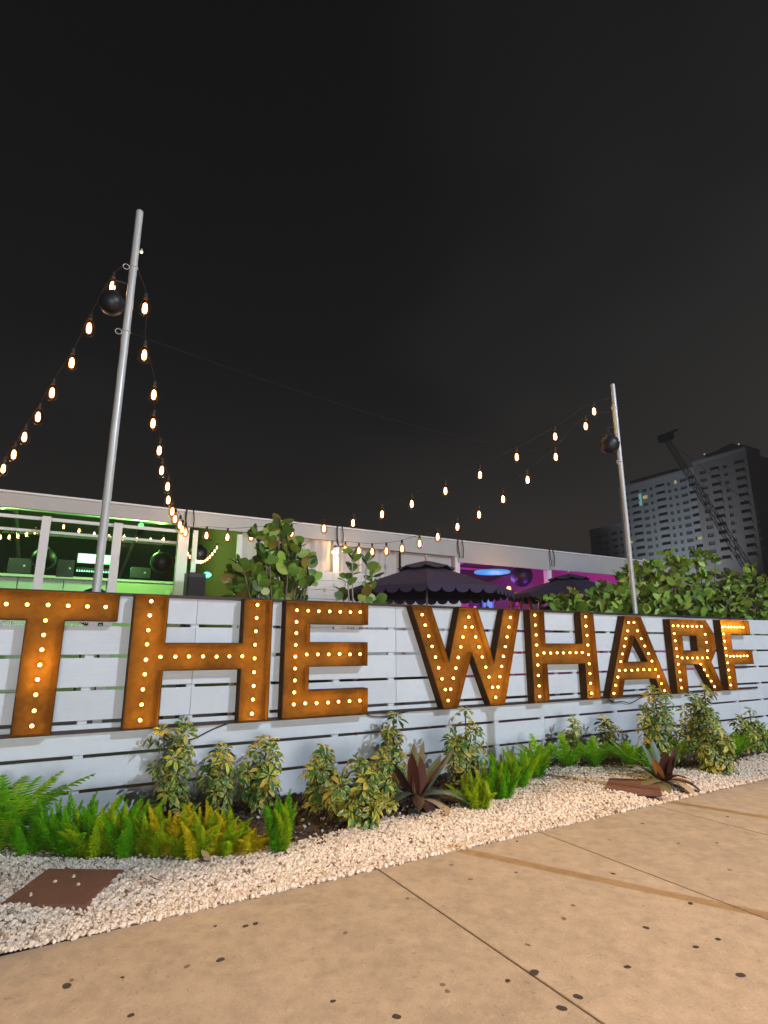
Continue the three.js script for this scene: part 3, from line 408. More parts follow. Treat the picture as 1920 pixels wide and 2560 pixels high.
// magenta bay
{
  const defs = [[10.4, 3.3, -12, [1, 0.05, 0.75], 9, 'unseen magenta lamp at the back of the open bay'], [14.5, 3.1, -10, [1, 0.03, 0.6], 24, 'unseen magenta lamp at the right of the open bay'], [12.3, 2.6, -14, [0.25, 0.1, 1], 12, 'unseen violet lamp low in the open bay'], [9.6, 3.5, -8.5, [1, 0.4, 0.25], 3, 'unseen reddish lamp near the front of the open bay']];
  for (const [x, y, z, c, I, lab] of defs) { const t = thing('unseen_stage_lamp', lab, 'stage light', [x, y, z]); part(t, 'can', new THREE.CylinderGeometry(0.09, 0.11, 0.25, 14).translate(0, -0.15, -0.1), black); part(t, 'yoke', new THREE.TorusGeometry(0.13, 0.01, 6, 14, Math.PI).translate(0, -0.15, -0.1), black); part(t, 'lamp_lens', new THREE.SphereGeometry(0.07, 12, 8), glow(c, 5)); const l = new THREE.PointLight(new THREE.Color().setRGB(...c), I, 0, 2); l.position.set(0, 0.1, 0.1); l.castShadow = true; l.shadow.radius = 4; t.add(l); }  // unseen lamps, placed to colour the open bay
  const o = thing('ceiling_disc', 'bright blue lit oval disc hanging in the open bay', 'lamp', [11.05, 3.55, -7.3]); part(o, 'lamp_disc', new THREE.CylinderGeometry(0.5, 0.5, 0.05, 28), glow([0.0, 0.3, 0.9])); part(o, 'rim', new THREE.TorusGeometry(0.5, 0.03, 8, 28).rotateX(Math.PI / 2), glow([0.05, 0.35, 0.8])); part(o, 'hanger', bar(V(0, 0, 0), V(0, 0.62, 0), 0.01, 5), rubber);
  const chairs = [[9.98, -5.2, 'nearer the big umbrella'], [10.72, -5.3, 'to the right of its twin']];
  for (const [x, z, n] of chairs) { const t = thing('folding_stand', 'orange crossed leg stand standing in the open bay, ' + n, 'stand', [x, 0.4, z]); const m = std([0.95, 0.3, 0.05], 0.55); for (const s of [-1, 1]) part(t, 'leg', bar(V(-s * 0.3, 0, 0), V(s * 0.22, 2.3, 0), 0.035, 8), m); part(t, 'crossbar', bar(V(-0.12, 1.1, 0.03), V(0.12, 1.1, 0.03), 0.02, 6), m); const sm = bar(V(0, 2.0, -0.1), V(0, 2.25, -0.1), 0.03); part(t, 'tray', new THREE.CylinderGeometry(0.27, 0.27, 0.03, 18).translate(0, 2.31, 0), m); }
  const tl = thing('table_lamp', 'small orange lamp glowing between the two umbrellas', 'lamp', [9.95, 2.86, -5.4]); part(tl, 'bulb', new THREE.SphereGeometry(0.055, 12, 8), glow([6, 2.2, 0.7])); part(tl, 'stand', bar(V(0, -2.4, 0), V(0, -0.05, 0), 0.015, 6), black); const tll = new THREE.PointLight(new THREE.Color().setRGB(1, 0.42, 0.1), 1.5, 0, 2); tll.castShadow = true; tl.add(tll);
  for (const [x, y, z, c, k, n] of [[11.6, 3.15, -7.8, [0.25, 0.2, 1], 5, 'unseen violet lamp beside the blue oval disc'], [12.2, 2.5, -6.6, [0.35, 0.05, 1], 4, 'unseen violet lamp low behind the dark booth'], [10.6, 2.5, -7.6, [1, 0.05, 0.8], 4, 'unseen pink lamp low behind the orange stands'], [12.85, 2.62, -5.6, [0.1, 0.15, 1], 0.8, 'tiny blue lamp seen through the hedge']]) { const t = thing('accent_lamp', n, 'stage light', [x, y, z]); part(t, 'can', new THREE.CylinderGeometry(0.05, 0.06, 0.14, 12).rotateX(1.2).translate(0, 0, -0.1), black); part(t, 'lamp_lens', new THREE.SphereGeometry(0.05, 10, 8), glow(c, 5)); part(t, 'stand', bar(V(0, -y + 0.4, -0.1), V(0, -0.05, -0.1), 0.015, 6), black); const l = new THREE.PointLight(new THREE.Color().setRGB(...c), k, 0, 2); l.castShadow = true; l.shadow.radius = 2; t.add(l); }  // the violet and pink lamps are unseen, placed to tint this bay
  const sc = thing('blue_screen', 'lit blue video screen low in the open bay', 'screen', [9.5, 2.5, -5.7]); part(sc, 'case', box(0.42, 0.44, 0.06).translate(0, 0, -0.05), black); const sr = rng(6); for (let i = 0; i < 7; i++) part(sc, 'screen_cell', box(0.05, 0.2 + 0.15 * sr(), 0.01).translate(-0.16 + i * 0.054, (sr() - 0.5) * 0.06, 0), glow(sr() < 0.5 ? [0.2, 0.35, 1] : [0.1, 0.1, 0.75], 0.8)); part(sc, 'stand', bar(V(0, -2.1, -0.06), V(0, -0.2, -0.06), 0.03), black);
  const dr = thing('drape', 'violet lit drape at the back of the open bay', 'curtain', [13, 0.4, -13.6]); for (let k = 0; k < 16; k++) part(dr, 'fold', new THREE.CylinderGeometry(0.13, 0.16, 3, 10).translate(-1.8 + k * 0.25, 1.5, 0.05 * Math.sin(k * 2)), std([0.5, 0.45, 0.5], 0.9));
  const dk = thing('dj_booth', 'dark booth block standing in the open bay behind the fence', 'booth', [11.5, 0.4, -6.2]); part(dk, 'cabinet', metreUV(slab(0.4, 2.2, 0.5, 0.02)), std([0.08, 0.09, 0.08], 0.7), [0, 1.1, 0]); part(dk, 'counter_top', slab(0.6, 0.05, 0.6, 0.01), std([0.3, 0.26, 0.2], 0.6), [0, 2.23, 0]);
  globeSpeaker('dark round hanging speaker left in the open bay', 9.35, 3.62, -7, 0.22);
  globeSpeaker('dark round hanging speaker between the two umbrellas', 12.1, 3.5, -7.2, 0.34);
}

// ------------------------------------------------------------------ umbrellas
function umbrella(label, x, z, r, rim, apex, turn) {
  const t = thing('market_umbrella', label, 'umbrella', [x, 0, z]); t.rotation.y = turn;
  const cloth = std([0.045, 0.028, 0.062], 0.85, { side: THREE.DoubleSide }), N = 8, pt = (i, f, top, bot, rr) => { const a = (i / N) * 2 * Math.PI; return V(rr * f * Math.cos(a), top + (bot - top) * Math.pow(f, 1.12), rr * f * Math.sin(a)); };
  const canopy = (top, bot, rr, f0) => { const pos = [], M = 6; for (let i = 0; i < N; i++) for (let m = 0; m < M; m++) for (let s = 0; s < 4; s++) {
    const P = (ff, ss) => { const a = pt(i, ff, top, bot, rr), b = pt(i + 1, ff, top, bot, rr), q = a.lerp(b, ss); q.y -= 0.045 * ff * 4 * ss * (1 - ss); return q; };
    const a = f0 + (1 - f0) * m / M, b = f0 + (1 - f0) * (m + 1) / M, q = [P(a, s / 4), P(b, s / 4), P(b, (s + 1) / 4), P(a, (s + 1) / 4)]; for (const k of [0, 2, 1, 0, 3, 2]) pos.push(q[k].x, q[k].y, q[k].z); }
    const g = new THREE.BufferGeometry(); g.setAttribute('position', new THREE.Float32BufferAttribute(pos, 3)); g.computeVertexNormals(); return g; };
  part(t, 'canopy', canopy(apex - 0.07, rim, r, 0.12), cloth); part(t, 'vent_cap', canopy(apex, apex - 0.13, r * 0.34, 0.03), cloth);
  for (let i = 0; i < N; i++) { // scalloped valance along each edge
    const a = pt(i, 1, apex, rim, r), b = pt(i + 1, 1, apex, rim, r), sh = new THREE.Shape(), L = a.distanceTo(b), k = 5; sh.moveTo(0, 0); sh.lineTo(L, 0); for (let s = k; s > 0; s--) { const x1 = (s * L) / k, x0 = ((s - 1) * L) / k; sh.lineTo(x1, -0.05); sh.bezierCurveTo(x1 - 0.02, -0.15, x0 + 0.02, -0.15, x0, -0.05); } sh.closePath();
    const g = new THREE.ExtrudeGeometry(sh, { depth: 0.004, bevelEnabled: false, curveSegments: 6 }), m = part(t, 'valance', g, cloth); m.position.set(a.x, a.y - 0.005, a.z); m.rotation.y = Math.atan2(-(b.z - a.z), b.x - a.x);
    part(t, 'rib', bar(V(0, apex - 0.09, 0), a.clone().multiplyScalar(0.99).add(V(0, -0.02, 0)), 0.009, 5), darkSteel);
  }
  part(t, 'pole', bar(V(0, 0, 0), V(0, apex, 0), 0.022, 10), std([0.3, 0.22, 0.16], 0.6)); part(t, 'finial', new THREE.SphereGeometry(0.03, 10, 8).scale(1, 1.6, 1).translate(0, apex + 0.06, 0), std([0.45, 0.38, 0.36], 0.5));
  return t;
}
umbrella('large dark purple umbrella with scalloped edge behind the W', 5.55, -2.6, 1.5, 2.36, 2.9, 0.2);
umbrella('dark purple umbrella farther back, between the big one and the hedge', 10.6, -4, 1.45, 2.62, 3.13, 0.1);

// ------------------------------------------------------------------ leaves and plants
// a blade along +y with its face to +z; prof(f) half width, bend curls it toward -z or +z
function blade(L, prof, curl, nl = 6, fold = 0.15, col) {
  const pos = [], idx = [], c = []; let y = 0, z = 0;
  for (let i = 0; i <= nl; i++) {
    const f = i / nl, a = curl * f; if (i) { y += (L / nl) * Math.cos(a); z += (L / nl) * Math.sin(a); }
    const w = prof(f); for (const s of [-1, 0, 1]) { pos.push(s * w, y, z + Math.abs(s) * w * fold); if (col) c.push(...col(f, s)); }
  }
  for (let i = 0; i < nl; i++) for (const s of [0, 1]) { const a = i * 3 + s; idx.push(a, a + 1, a + 3, a + 1, a + 4, a + 3); }
  const g = new THREE.BufferGeometry(); g.setAttribute('position', new THREE.Float32BufferAttribute(pos, 3)); if (col) g.setAttribute('color', new THREE.Float32BufferAttribute(c, 3)); g.setIndex(idx); g.computeVertexNormals(); return g;
}
const aim = (m, dir, roll = 0) => { const q = new THREE.Quaternion().setFromUnitVectors(V(0, 1, 0), dir.clone().normalize()); m.quaternion.copy(q); m.rotateY(roll); return m; };
const obovate = (w) => (f) => w * Math.max(0.04, Math.sin(Math.PI * Math.min(1, Math.pow(f, 1.35) * 0.97 + 0.02)));

// variegated umbrella plants: whorls of leaflets
function rosetteGeo(seed, yellow) {
  const r = rng(seed), list = [], n = 7 + Math.floor(r() * 2);
  for (let i = 0; i < n; i++) {
    const gy = r() < yellow, g0 = [0.03 + 0.045 * r(), 0.085 + 0.08 * r(), 0.02], yl = [0.66 * (0.75 + 0.35 * r()), 0.54 * (0.75 + 0.35 * r()), 0.06], L = 0.082 + 0.036 * r();
    const g = blade(L, obovate(0.017 + 0.004 * r()), -0.9, 5, 0.2, (f, s) => (gy ? (s === 0 && r() < 0.6 ? [0.3, 0.3, 0.05] : yl) : s !== 0 && r() < 0.3 + yellow ? yl : g0));
    g.rotateX(-(1.15 + 0.35 * (r() - 0.3))); g.translate(0, 0, -0.012); g.rotateY((i / n) * 6.28 + 0.3 * r()); list.push(g);
  }
  return merge(list);
}
const ros = { dark: [1, 2, 3, 4].map((k) => rosetteGeo(k * 7, 0.06)), bright: [1, 2, 3, 4].map((k) => rosetteGeo(k * 7 + 100, 0.42)) };
function umbrellaPlant(label, x, z, h, w, n, seed, mix = 0.4) {
  const t = thing('umbrella_plant', label, 'shrub', [x, bedY(x, z), z], 'variegated shrubs along the fence'), r = rng(seed), stems = [];
  const ns = Math.max(1, Math.round(w / 0.12)), tops = [];
  for (let s = 0; s < ns; s++) { const a = r() * 6.28, rr = w * 0.42 * Math.sqrt(r()), sx = s ? Math.cos(a) * rr : 0, sz = s ? Math.sin(a) * rr * 0.6 : 0, hh = s ? h * (0.55 + 0.4 * r()) : h; tops.push([sx, sz, hh]); stems.push(tube([V(sx * 0.3, -0.03, sz * 0.3), V(sx * 0.7, hh * 0.5, sz * 0.8), V(sx, hh * 0.97, sz)], 0.007, 8, 5)); }
  part(t, 'stem', merge(stems), brownStem);
  for (let i = 0; i < n; i++) {
    const [sx, sz, hh] = tops[i % ns], f = 1 - 0.86 * Math.pow(Math.floor(i / ns) / Math.max(1, n / ns - 1), 0.9), k = 0.3 + 0.7 * f, y = hh * f, a = i * 2.4 + r(), d = (f > 0.97 ? 0.02 : 0.05 + 0.08 * r());
    const px = sx * k + Math.cos(a) * d, pz = sz * k + Math.sin(a) * d, set = r() < mix * 0.8 ? ros.bright : ros.dark, m = part(t, 'leaf', set[Math.floor(r() * 4)], vcLeaf, [px, y + 0.01, pz]);
    aim(m, V(Math.cos(a) * 0.75 * (f > 0.97 ? 0.2 : 1), 0.8, Math.sin(a) * 0.75 + 0.25), r() * 6); m.scale.setScalar(0.8 + 0.45 * r());
  }
}
umbrellaPlant('green and yellow variegated shrub under the left leg of the first H, yellow top', 1.06, 0.24, 0.74, 0.34, 46, 1, 0.55);
umbrellaPlant('lower variegated shrub under the right leg of the first H', 1.4, 0.3, 0.52, 0.26, 30, 2, 0.45);
umbrellaPlant('bushy variegated shrub under the left end of the E', 1.78, 0.38, 0.56, 0.5, 62, 3, 0.45);
umbrellaPlant('golden leaved variegated shrub under the right half of the E', 2.24, 0.62, 0.46, 0.4, 46, 4, 0.6);
umbrellaPlant('low golden variegated shrub leaning over the gravel, in front of the E', 2.28, 1.2, 0.46, 0.46, 56, 5, 0.55);
umbrellaPlant('golden variegated shrub between the low one and the big bromeliad', 2.66, 0.9, 0.42, 0.36, 40, 51, 0.5);
umbrellaPlant('slim tall variegated shrub between the E and the W', 3.17, 0.28, 0.7, 0.2, 30, 6, 0.55);
umbrellaPlant('tall variegated shrub under the W, right of the big bromeliad', 3.84, 0.62, 0.74, 0.42, 60, 7, 0.4);
umbrellaPlant('small variegated shrub under the second H', 5.75, 0.3, 0.5, 0.34, 28, 8, 0.3);
umbrellaPlant('small variegated shrub between the second H and the A', 6.32, 0.3, 0.47, 0.26, 24, 9, 0.35);
umbrellaPlant('tall variegated shrub in front of the right leg of the A', 6.42, 1.0, 0.88, 0.42, 70, 10, 0.35);
umbrellaPlant('tall broad variegated shrub in front of the R and the F', 6.98, 1.28, 0.88, 0.56, 90, 11, 0.3);
umbrellaPlant('bright yellow leaved low shrub before the broad one', 6.78, 1.5, 0.46, 0.44, 46, 12, 0.6);
umbrellaPlant('dim variegated shrub at the right edge of the bed', 8.4, 1.0, 0.52, 0.5, 44, 13, 0.2);
umbrellaPlant('variegated shrub against the fence under the F', 7.7, 0.6, 0.6, 0.44, 46, 14, 0.3);
umbrellaPlant('small variegated shrub behind the broad one, under the R', 7.15, 0.55, 0.55, 0.36, 34, 15, 0.25);

// foxtail and sword ferns
function plumeGeo(seed, L, rgb) {
  const r = rng(seed), pos = [], col = [], n = 420, bend = 0.05 + 0.09 * r(), axis = (f) => V(0, f * L * (1 - 0.06 * f), bend * f * f);
  for (let i = 0; i < n; i++) {
    const f = 0.05 + 0.95 * (i / n), a = i * 2.399 + r(), rad = (0.047 * (f < 0.14 ? 0.4 + 0.6 * f / 0.14 : 1) * Math.pow(1 - Math.max(0, (f - 0.3) / 0.7), 0.8) + 0.007) * (0.65 + 0.7 * r()), w = 0.0036 + 0.002 * r();
    const o = V(Math.cos(a), 0.35 + 0.75 * r(), Math.sin(a)).normalize(), s = V(-Math.sin(a), 0, Math.cos(a)), c = axis(f), e = c.clone().addScaledVector(o, rad * 1.25), k = 0.7 + 0.6 * r(), m = c.clone().lerp(e, 0.55);
    for (const v of [c, m.clone().addScaledVector(s, w), e, c, e, m.clone().addScaledVector(s, -w)]) { pos.push(v.x, v.y, v.z); col.push(rgb[0] * k, rgb[1] * k, rgb[2] * k); }
  }
  const g = new THREE.BufferGeometry(); g.setAttribute('position', new THREE.Float32BufferAttribute(pos, 3)); g.setAttribute('color', new THREE.Float32BufferAttribute(col, 3)); g.computeVertexNormals();
  return g;
}
const plumes = { lime: [1, 2, 3].map((k) => plumeGeo(k, 0.42, [0.46, 0.62, 0.014])), gold: [4, 5].map((k) => plumeGeo(k, 0.4, [0.72, 0.64, 0.014])), green: [6, 7, 8].map((k) => plumeGeo(k, 0.46, [0.2, 0.54, 0.012])) };
function foxtail(label, x, z, h, w, n, seed, kinds) {
  const t = thing('foxtail_fern', label, 'fern', [x, bedY(x, z), z], 'foxtail ferns along the gravel'), r = rng(seed);
  for (let i = 0; i < n; i++) {
    const a = i * 2.4 + r(), f = Math.sqrt((i + 0.4) / n), lean = 0.08 + 0.62 * f * (0.6 + 0.5 * r()), set = plumes[kinds[Math.floor(r() * kinds.length)]], m = part(t, 'plume', set[Math.floor(r() * set.length)], fernLeaf, [Math.cos(a) * w * 0.2 * f, 0, Math.sin(a) * w * 0.2 * f]);
    aim(m, V(Math.cos(a) * lean * w * 2.4, 1, Math.sin(a) * lean * w * 2.4), r() * 6); const s = (h / 0.44) * (0.72 + 0.38 * r()) * (1 - 0.25 * f); m.scale.set(Math.max(0.8, s), s, Math.max(0.8, s));
  }
}
function frondGeo(seed, L, rgb) {
  const r = rng(seed), list = [], n = 17; const curve = (f) => V(0, L * (f - 0.22 * f * f), L * 0.33 * f * f);
  list.push(...[0, 1, 2, 3].map((i) => bar(curve(i / 4), curve((i + 1) / 4), 0.003, 4, 0.002)).map((g) => { g.setAttribute('color', new THREE.Float32BufferAttribute(new Array(g.attributes.position.count * 3).fill(0).map((_, k) => rgb[k % 3]), 3)); return g; }));
  for (let i = 0; i < n; i++) for (const s of [-1, 1]) { const f = 0.1 + 0.9 * (i / n), w = 0.075 * Math.pow(Math.sin(Math.PI * Math.min(0.98, 0.12 + 0.85 * f)), 0.7), k = 0.75 + 0.5 * r(), g = blade(w, (q) => 0.0105 * Math.max(0.1, 1 - q * 0.85), 0.3, 3, 0.1, () => [rgb[0] * k, rgb[1] * k, rgb[2] * k]); g.rotateZ(-s * (1.05 + 0.2 * r())); const c = curve(f); g.rotateX(0.25 + 0.5 * f); g.translate(c.x, c.y, c.z); list.push(g); }
  return merge(list);
}
const fronds = [[0.17, 0.46, 0.012], [0.27, 0.5, 0.012], [0.13, 0.36, 0.012]].map((c, k) => frondGeo(k + 31, 0.5, c));
function swordFern(label, x, z, h, w, n, seed) {
  const t = thing('sword_fern', label, 'fern', [x, bedY(x, z), z], 'leafy green ferns in the bed'), r = rng(seed);
  for (let i = 0; i < n; i++) { const a = i * 2.4 + r(), m = part(t, 'frond', fronds[Math.floor(r() * 3)], fernLeaf, [0, 0, 0]), tilt = 0.12 + 0.6 * ((i + 0.5) / n) * w * 2; m.rotation.set(0, a, 0); m.rotateX(tilt); m.scale.setScalar((h / 0.42) * (0.75 + 0.35 * r())); }
}
swordFern('tall green fern cut off by the left edge of the photo', -0.14, 0.5, 0.64, 0.45, 16, 1);
foxtail('deep green foxtail fern at the far left of the bed', 0.05, 0.62, 0.4, 0.4, 22, 2, ['green']);
foxtail('deep green foxtail fern right of the tall left fern', 0.28, 0.78, 0.44, 0.42, 26, 3, ['green']);
foxtail('green foxtail fern behind the left stepping stone', 0.44, 0.9, 0.46, 0.42, 26, 4, ['green', 'green', 'lime']);
foxtail('green foxtail fern bordering the yellow clump', 0.64, 1.0, 0.42, 0.4, 24, 5, ['green', 'lime']);
foxtail('yellow green foxtail fern, tall left one of the yellow clump', 0.84, 1.12, 0.42, 0.42, 24, 6, ['lime', 'gold']);
foxtail('golden foxtail fern at the middle of the yellow clump', 1.0, 1.25, 0.4, 0.42, 26, 7, ['gold', 'lime', 'gold']);
foxtail('yellow green foxtail fern right of the golden one', 1.18, 1.28, 0.36, 0.36, 22, 8, ['lime', 'gold']);
foxtail('small low foxtail fern at the right end of the yellow clump', 1.33, 1.36, 0.25, 0.3, 16, 9, ['lime', 'gold']);
foxtail('lone upright foxtail fern standing by itself before the mulch', 1.55, 1.46, 0.43, 0.2, 20, 10, ['green', 'lime']);
foxtail('lime foxtail fern beside the gravel, right of the big bromeliad', 3.43, 1.28, 0.36, 0.36, 18, 11, ['lime']);
foxtail('tall lime foxtail fern under the right side of the W', 3.83, 1.1, 0.44, 0.42, 26, 12, ['lime', 'green']);
foxtail('tall lime foxtail fern left of the row of green ferns', 4.28, 0.86, 0.46, 0.42, 26, 13, ['lime', 'lime', 'green']);
foxtail('lime foxtail fern nearest the row of green ferns', 4.72, 0.62, 0.42, 0.36, 20, 14, ['lime', 'green']);
swordFern('green sword fern at the left of the row under the second H', 5.02, 0.45, 0.42, 0.42, 18, 21);
swordFern('green sword fern in the middle of the row under the second H', 5.4, 0.5, 0.42, 0.45, 18, 22);
swordFern('green sword fern before the small shrub under the A', 5.72, 0.62, 0.4, 0.45, 18, 23);
swordFern('green sword fern touching the maroon bromeliad', 6.0, 0.9, 0.38, 0.45, 18, 24);
swordFern('green sword fern behind the maroon bromeliad', 5.95, 1.25, 0.34, 0.42, 14, 25);
swordFern('green sword fern between the two tall shrubs before the R', 6.75, 0.95, 0.4, 0.5, 16, 27);
swordFern('green sword fern at the foot of the dim shrub on the right', 7.9, 1.05, 0.38, 0.5, 16, 28);
swordFern('green fern at the far right of the bed', 8.9, 0.75, 0.42, 0.55, 18, 26);

// bromeliads
const bromeLeaf = (L, w, curl) => metreUV(blade(L, (f) => w * (0.55 + 0.45 * Math.sin(Math.PI * Math.min(1, f + 0.12))) * (f > 0.82 ? Math.sqrt(Math.max(0.01, (1 - f) / 0.18)) : 1), curl, 9, 0.35));
const bromeGeos = [bromeLeaf(0.42, 0.05, 0.35), bromeLeaf(0.48, 0.055, 1.1), bromeLeaf(0.46, 0.055, 1.7), bromeLeaf(0.3, 0.068, 0.15)];
function bromeliad(label, x, z, k, leaves, seed) {
  const t = thing('bromeliad', label, 'bromeliad', [x, bedY(x, z) + 0.02, z]), r = rng(seed);
  for (const [az, tilt, gi, m, s] of leaves) { const b = part(t, 'leaf', bromeGeos[gi], m, [0.02 * Math.sin(az), 0.02, 0.02 * Math.cos(az)]); b.rotation.set(0, az, 0); b.rotateX(tilt); b.scale.setScalar(k * (s || 1) * (0.95 + 0.1 * r())); }
  part(t, 'core', new THREE.CylinderGeometry(0.05, 0.035, 0.16, 12).translate(0, 0.06, 0), mBro.dark);
  return t;
}
const mBro = { dark: leafMat([0.05, 0.022, 0.02]), maroon: leafMat([0.06, 0.017, 0.016], 0.4), red: leafMat([0.1, 0.03, 0.02], 0.45), olive: leafMat([0.2, 0.17, 0.07]), grey: leafMat([0.16, 0.22, 0.14], 0.5), tan: leafMat([0.42, 0.29, 0.16], 0.7), orange: leafMat([0.45, 0.2, 0.05], 0.6), deep: leafMat([0.05, 0.07, 0.04], 0.5) };
bromeliad('large bromeliad with olive upright leaves and a grey green drooping leaf, under the W', 3.06, 0.85, 1.12, [[0.1, 0.05, 3, mBro.red, 1.1], [0.25, -0.02, 0, mBro.olive, 1.15], [-0.7, 0.25, 0, mBro.red], [-1.3, 0.5, 0, mBro.dark], [2.6, 0.3, 0, mBro.olive], [3.6, 0.5, 1, mBro.dark], [1.5, 0.62, 0, mBro.grey, 1.2], [1.2, 0.5, 0, mBro.red], [1.9, 0.7, 0, mBro.grey, 1.1], [0.6, 0.75, 2, mBro.grey, 1.25], [0.35, 1.0, 2, mBro.tan, 0.95], [-0.5, 0.9, 1, mBro.dark], [-1.6, 0.75, 1, mBro.grey], [4.4, 0.6, 1, mBro.dark], [0.9, 1.1, 1, mBro.dark], [-0.1, 1.05, 2, mBro.dark], [5.4, 0.8, 1, mBro.deep]], 1);
bromeliad('dark maroon bromeliad with a tan drooping front leaf, by the right stepping stone', 5.72, 1.5, 0.98, [[0.2, 0.25, 3, mBro.maroon, 1.15], [-0.6, 0.3, 3, mBro.maroon, 1.15], [0.9, 0.3, 3, mBro.maroon, 1.1], [2.6, 0.2, 0, mBro.grey], [3.4, 0.25, 0, mBro.grey], [-1.2, 0.6, 0, mBro.orange, 0.9], [-1.5, 1.1, 1, mBro.olive, 1.05], [-0.9, 1.2, 2, mBro.olive, 1.1], [1.5, 0.5, 0, mBro.deep], [1.9, 0.7, 1, mBro.deep], [1.3, 1.2, 1, mBro.orange, 0.95], [0.0, 1.0, 2, mBro.tan, 1.0], [0.4, 0.9, 2, mBro.dark, 0.9], [4.4, 0.6, 1, mBro.deep], [-0.3, 0.7, 1, mBro.maroon, 0.8]], 2);
{ const r = rng(12), m = [leafMat([0.3, 0.15, 0.06], 0.8), leafMat([0.42, 0.26, 0.12], 0.8)], g = blade(0.11, obovate(0.028), 0.7, 5, 0.3);
  [[0.75, 1.62, 'on the gravel right of the left stepping stone'], [1.08, 1.46, 'at the foot of the yellow ferns'], [1.22, 1.48, 'beside another dead leaf at the yellow ferns'], [3.02, 1.42, 'at the mulch edge by the big bromeliad'], [4.6, 1.0, 'on the gravel before the green ferns'], [5.3, 0.95, 'on the gravel behind the right stepping stone']].forEach(([x, z, n], i) => { const t = thing('dead_leaf', 'curled brown dead leaf ' + n, 'leaf', [x, bedY(x, z) + 0.03, z]); t.rotation.y = r() * 6; part(t, 'leaf_blade', g, m[i % 2], [0, 0, 0], [-1.45, 0, 0.2]); }); }

// broad leaved tree and hedge behind the fence
const tone = [[0.13, 0.23, 0.03], [0.21, 0.33, 0.045], [0.08, 0.15, 0.03], [0.3, 0.36, 0.05], [0.2, 0.29, 0.13], [0.25, 0.18, 0.03], [0.36, 0.42, 0.1]].map((c) => leafMat(c, 0.5));
const broad = [0, 1, 2].map((k) => blade(0.135 + 0.012 * k, (f) => 0.056 * Math.max(0.06, Math.pow(Math.sin(Math.PI * Math.min(1, 0.06 + f * 0.92)), 0.6)), 0.5 - 0.3 * k, 6, 0.16));
function leafyTree(name, label, pos, clusters, per, seed, wood, size = 1, extra = null) {
  const t = thing(name, label, name === 'hedge_bush' ? 'bush' : 'tree', pos), r = rng(seed), limbs = [];
  limbs.push(tube([V(0, 0, 0), V(0.03, 0.7, 0), V(-0.02, 1.5, 0.02)], 0.03, 10, 7));
  for (const [x, y, z] of clusters) { const st = V(x * 0.25, Math.min(1.5, y - 0.35), z * 0.25), mid = V(x * 0.7, (st.y + y) / 2 - 0.03, z * 0.7); limbs.push(tube([st, mid, V(x, y, z)], 0.009, 8, 5)); }
  part(t, 'trunk', merge(limbs), wood);
  for (const [x, y, z] of clusters) for (let i = 0; i < per; i++) {
    const a = i * 2.4 + r() * 1.2, el = 0.1 + 0.9 * r(), d = V(Math.cos(a), el, Math.sin(a) * 0.9 + 0.1), b = V(x, y, z).add(V(0, -0.1 * (1 - (i + 0.5) / per) * size * 1.3, 0)), w = r(), m = part(t, 'leaf', broad[Math.floor(r() * 3)], tone[w < 0.26 ? 0 : w < 0.48 ? 1 : w < 0.66 ? 2 : w < 0.78 ? 3 : w < 0.86 ? 4 : w < 0.94 ? 5 : 6], b.toArray());
    aim(m, d, r() * 6.28); m.scale.setScalar(size * (0.75 + 0.5 * r()));
  }
  if (extra) { // the leaves deeper in the crown, too many to pick apart
    const im = new THREE.InstancedMesh(broad[1], tone[0], extra.length * per), m4 = new THREE.Matrix4(), o = new THREE.Object3D(), c = new THREE.Color(); im.name = 'foliage'; im.userData = { kind: 'stuff' };
    extra.forEach(([x, y, z], k) => { for (let i = 0; i < per; i++) { const a = r() * 6.28; o.position.set(x + (r() - 0.5) * 0.16, y + (r() - 0.5) * 0.16, z + (r() - 0.5) * 0.16); aim(o, V(Math.cos(a), 0.3 + r(), Math.sin(a)), r() * 6.28); o.scale.setScalar(size * (0.8 + 0.5 * r())); o.updateMatrix(); im.setMatrixAt(k * per + i, o.matrix); const q = 0.9 + 1.0 * r(); im.setColorAt(k * per + i, c.setRGB(q * (0.9 + 0.5 * r()), q, q * 0.9)); } });
    t.add(shade(im));
  }
}
const px2 = (x, y, z) => [ (x - 700) / 1140 , 2.02 + (1000 - y) / 985, z];   // spread of the crown, in metres
{
  const r = rng(21), cl = [[640, 100], [700, 190], [590, 200], [340, 230], [480, 260], [420, 350], [380, 500], [540, 540], [800, 330], [850, 400], [740, 450], [930, 470], [1060, 520], [900, 580], [1010, 610], [700, 640], [810, 590], [600, 650], [90, 660], [190, 720], [280, 700], [390, 760], [480, 790], [60, 820], [580, 800], [720, 740], [860, 750], [1010, 760], [740, 880], [560, 930], [420, 960], [260, 930], [880, 900], [1010, 930], [640, 990], [480, 1030], [120, 960], [340, 860]].map(([x, y]) => px2(x, y, (r() - 0.5) * 0.5));
  leafyTree('broadleaf_tree', 'bushy tree with round glossy leaves behind the first H and E', [2.3, 0, -0.85], cl, 8, 31, bark, 1, cl.filter((c) => c[1] < 2.62).map(([x, y, z]) => [x * 0.9, y - 0.07, z - 0.1]));
  const cs = [[-0.05, 2.62, 0], [0.14, 2.55, 0.05], [-0.02, 2.45, -0.05], [0.26, 2.45, 0], [0.2, 2.28, 0.05], [-0.12, 2.32, 0.02], [0.1, 2.1, 0.1], [0.3, 2.05, 0], [-0.2, 2.12, 0.05]];
  leafyTree('broadleaf_tree', 'small sparse tree with pale twigs left of the big umbrella', [3.28, 0, -0.85], cs, 5, 32, std([0.42, 0.37, 0.28], 0.8));
}
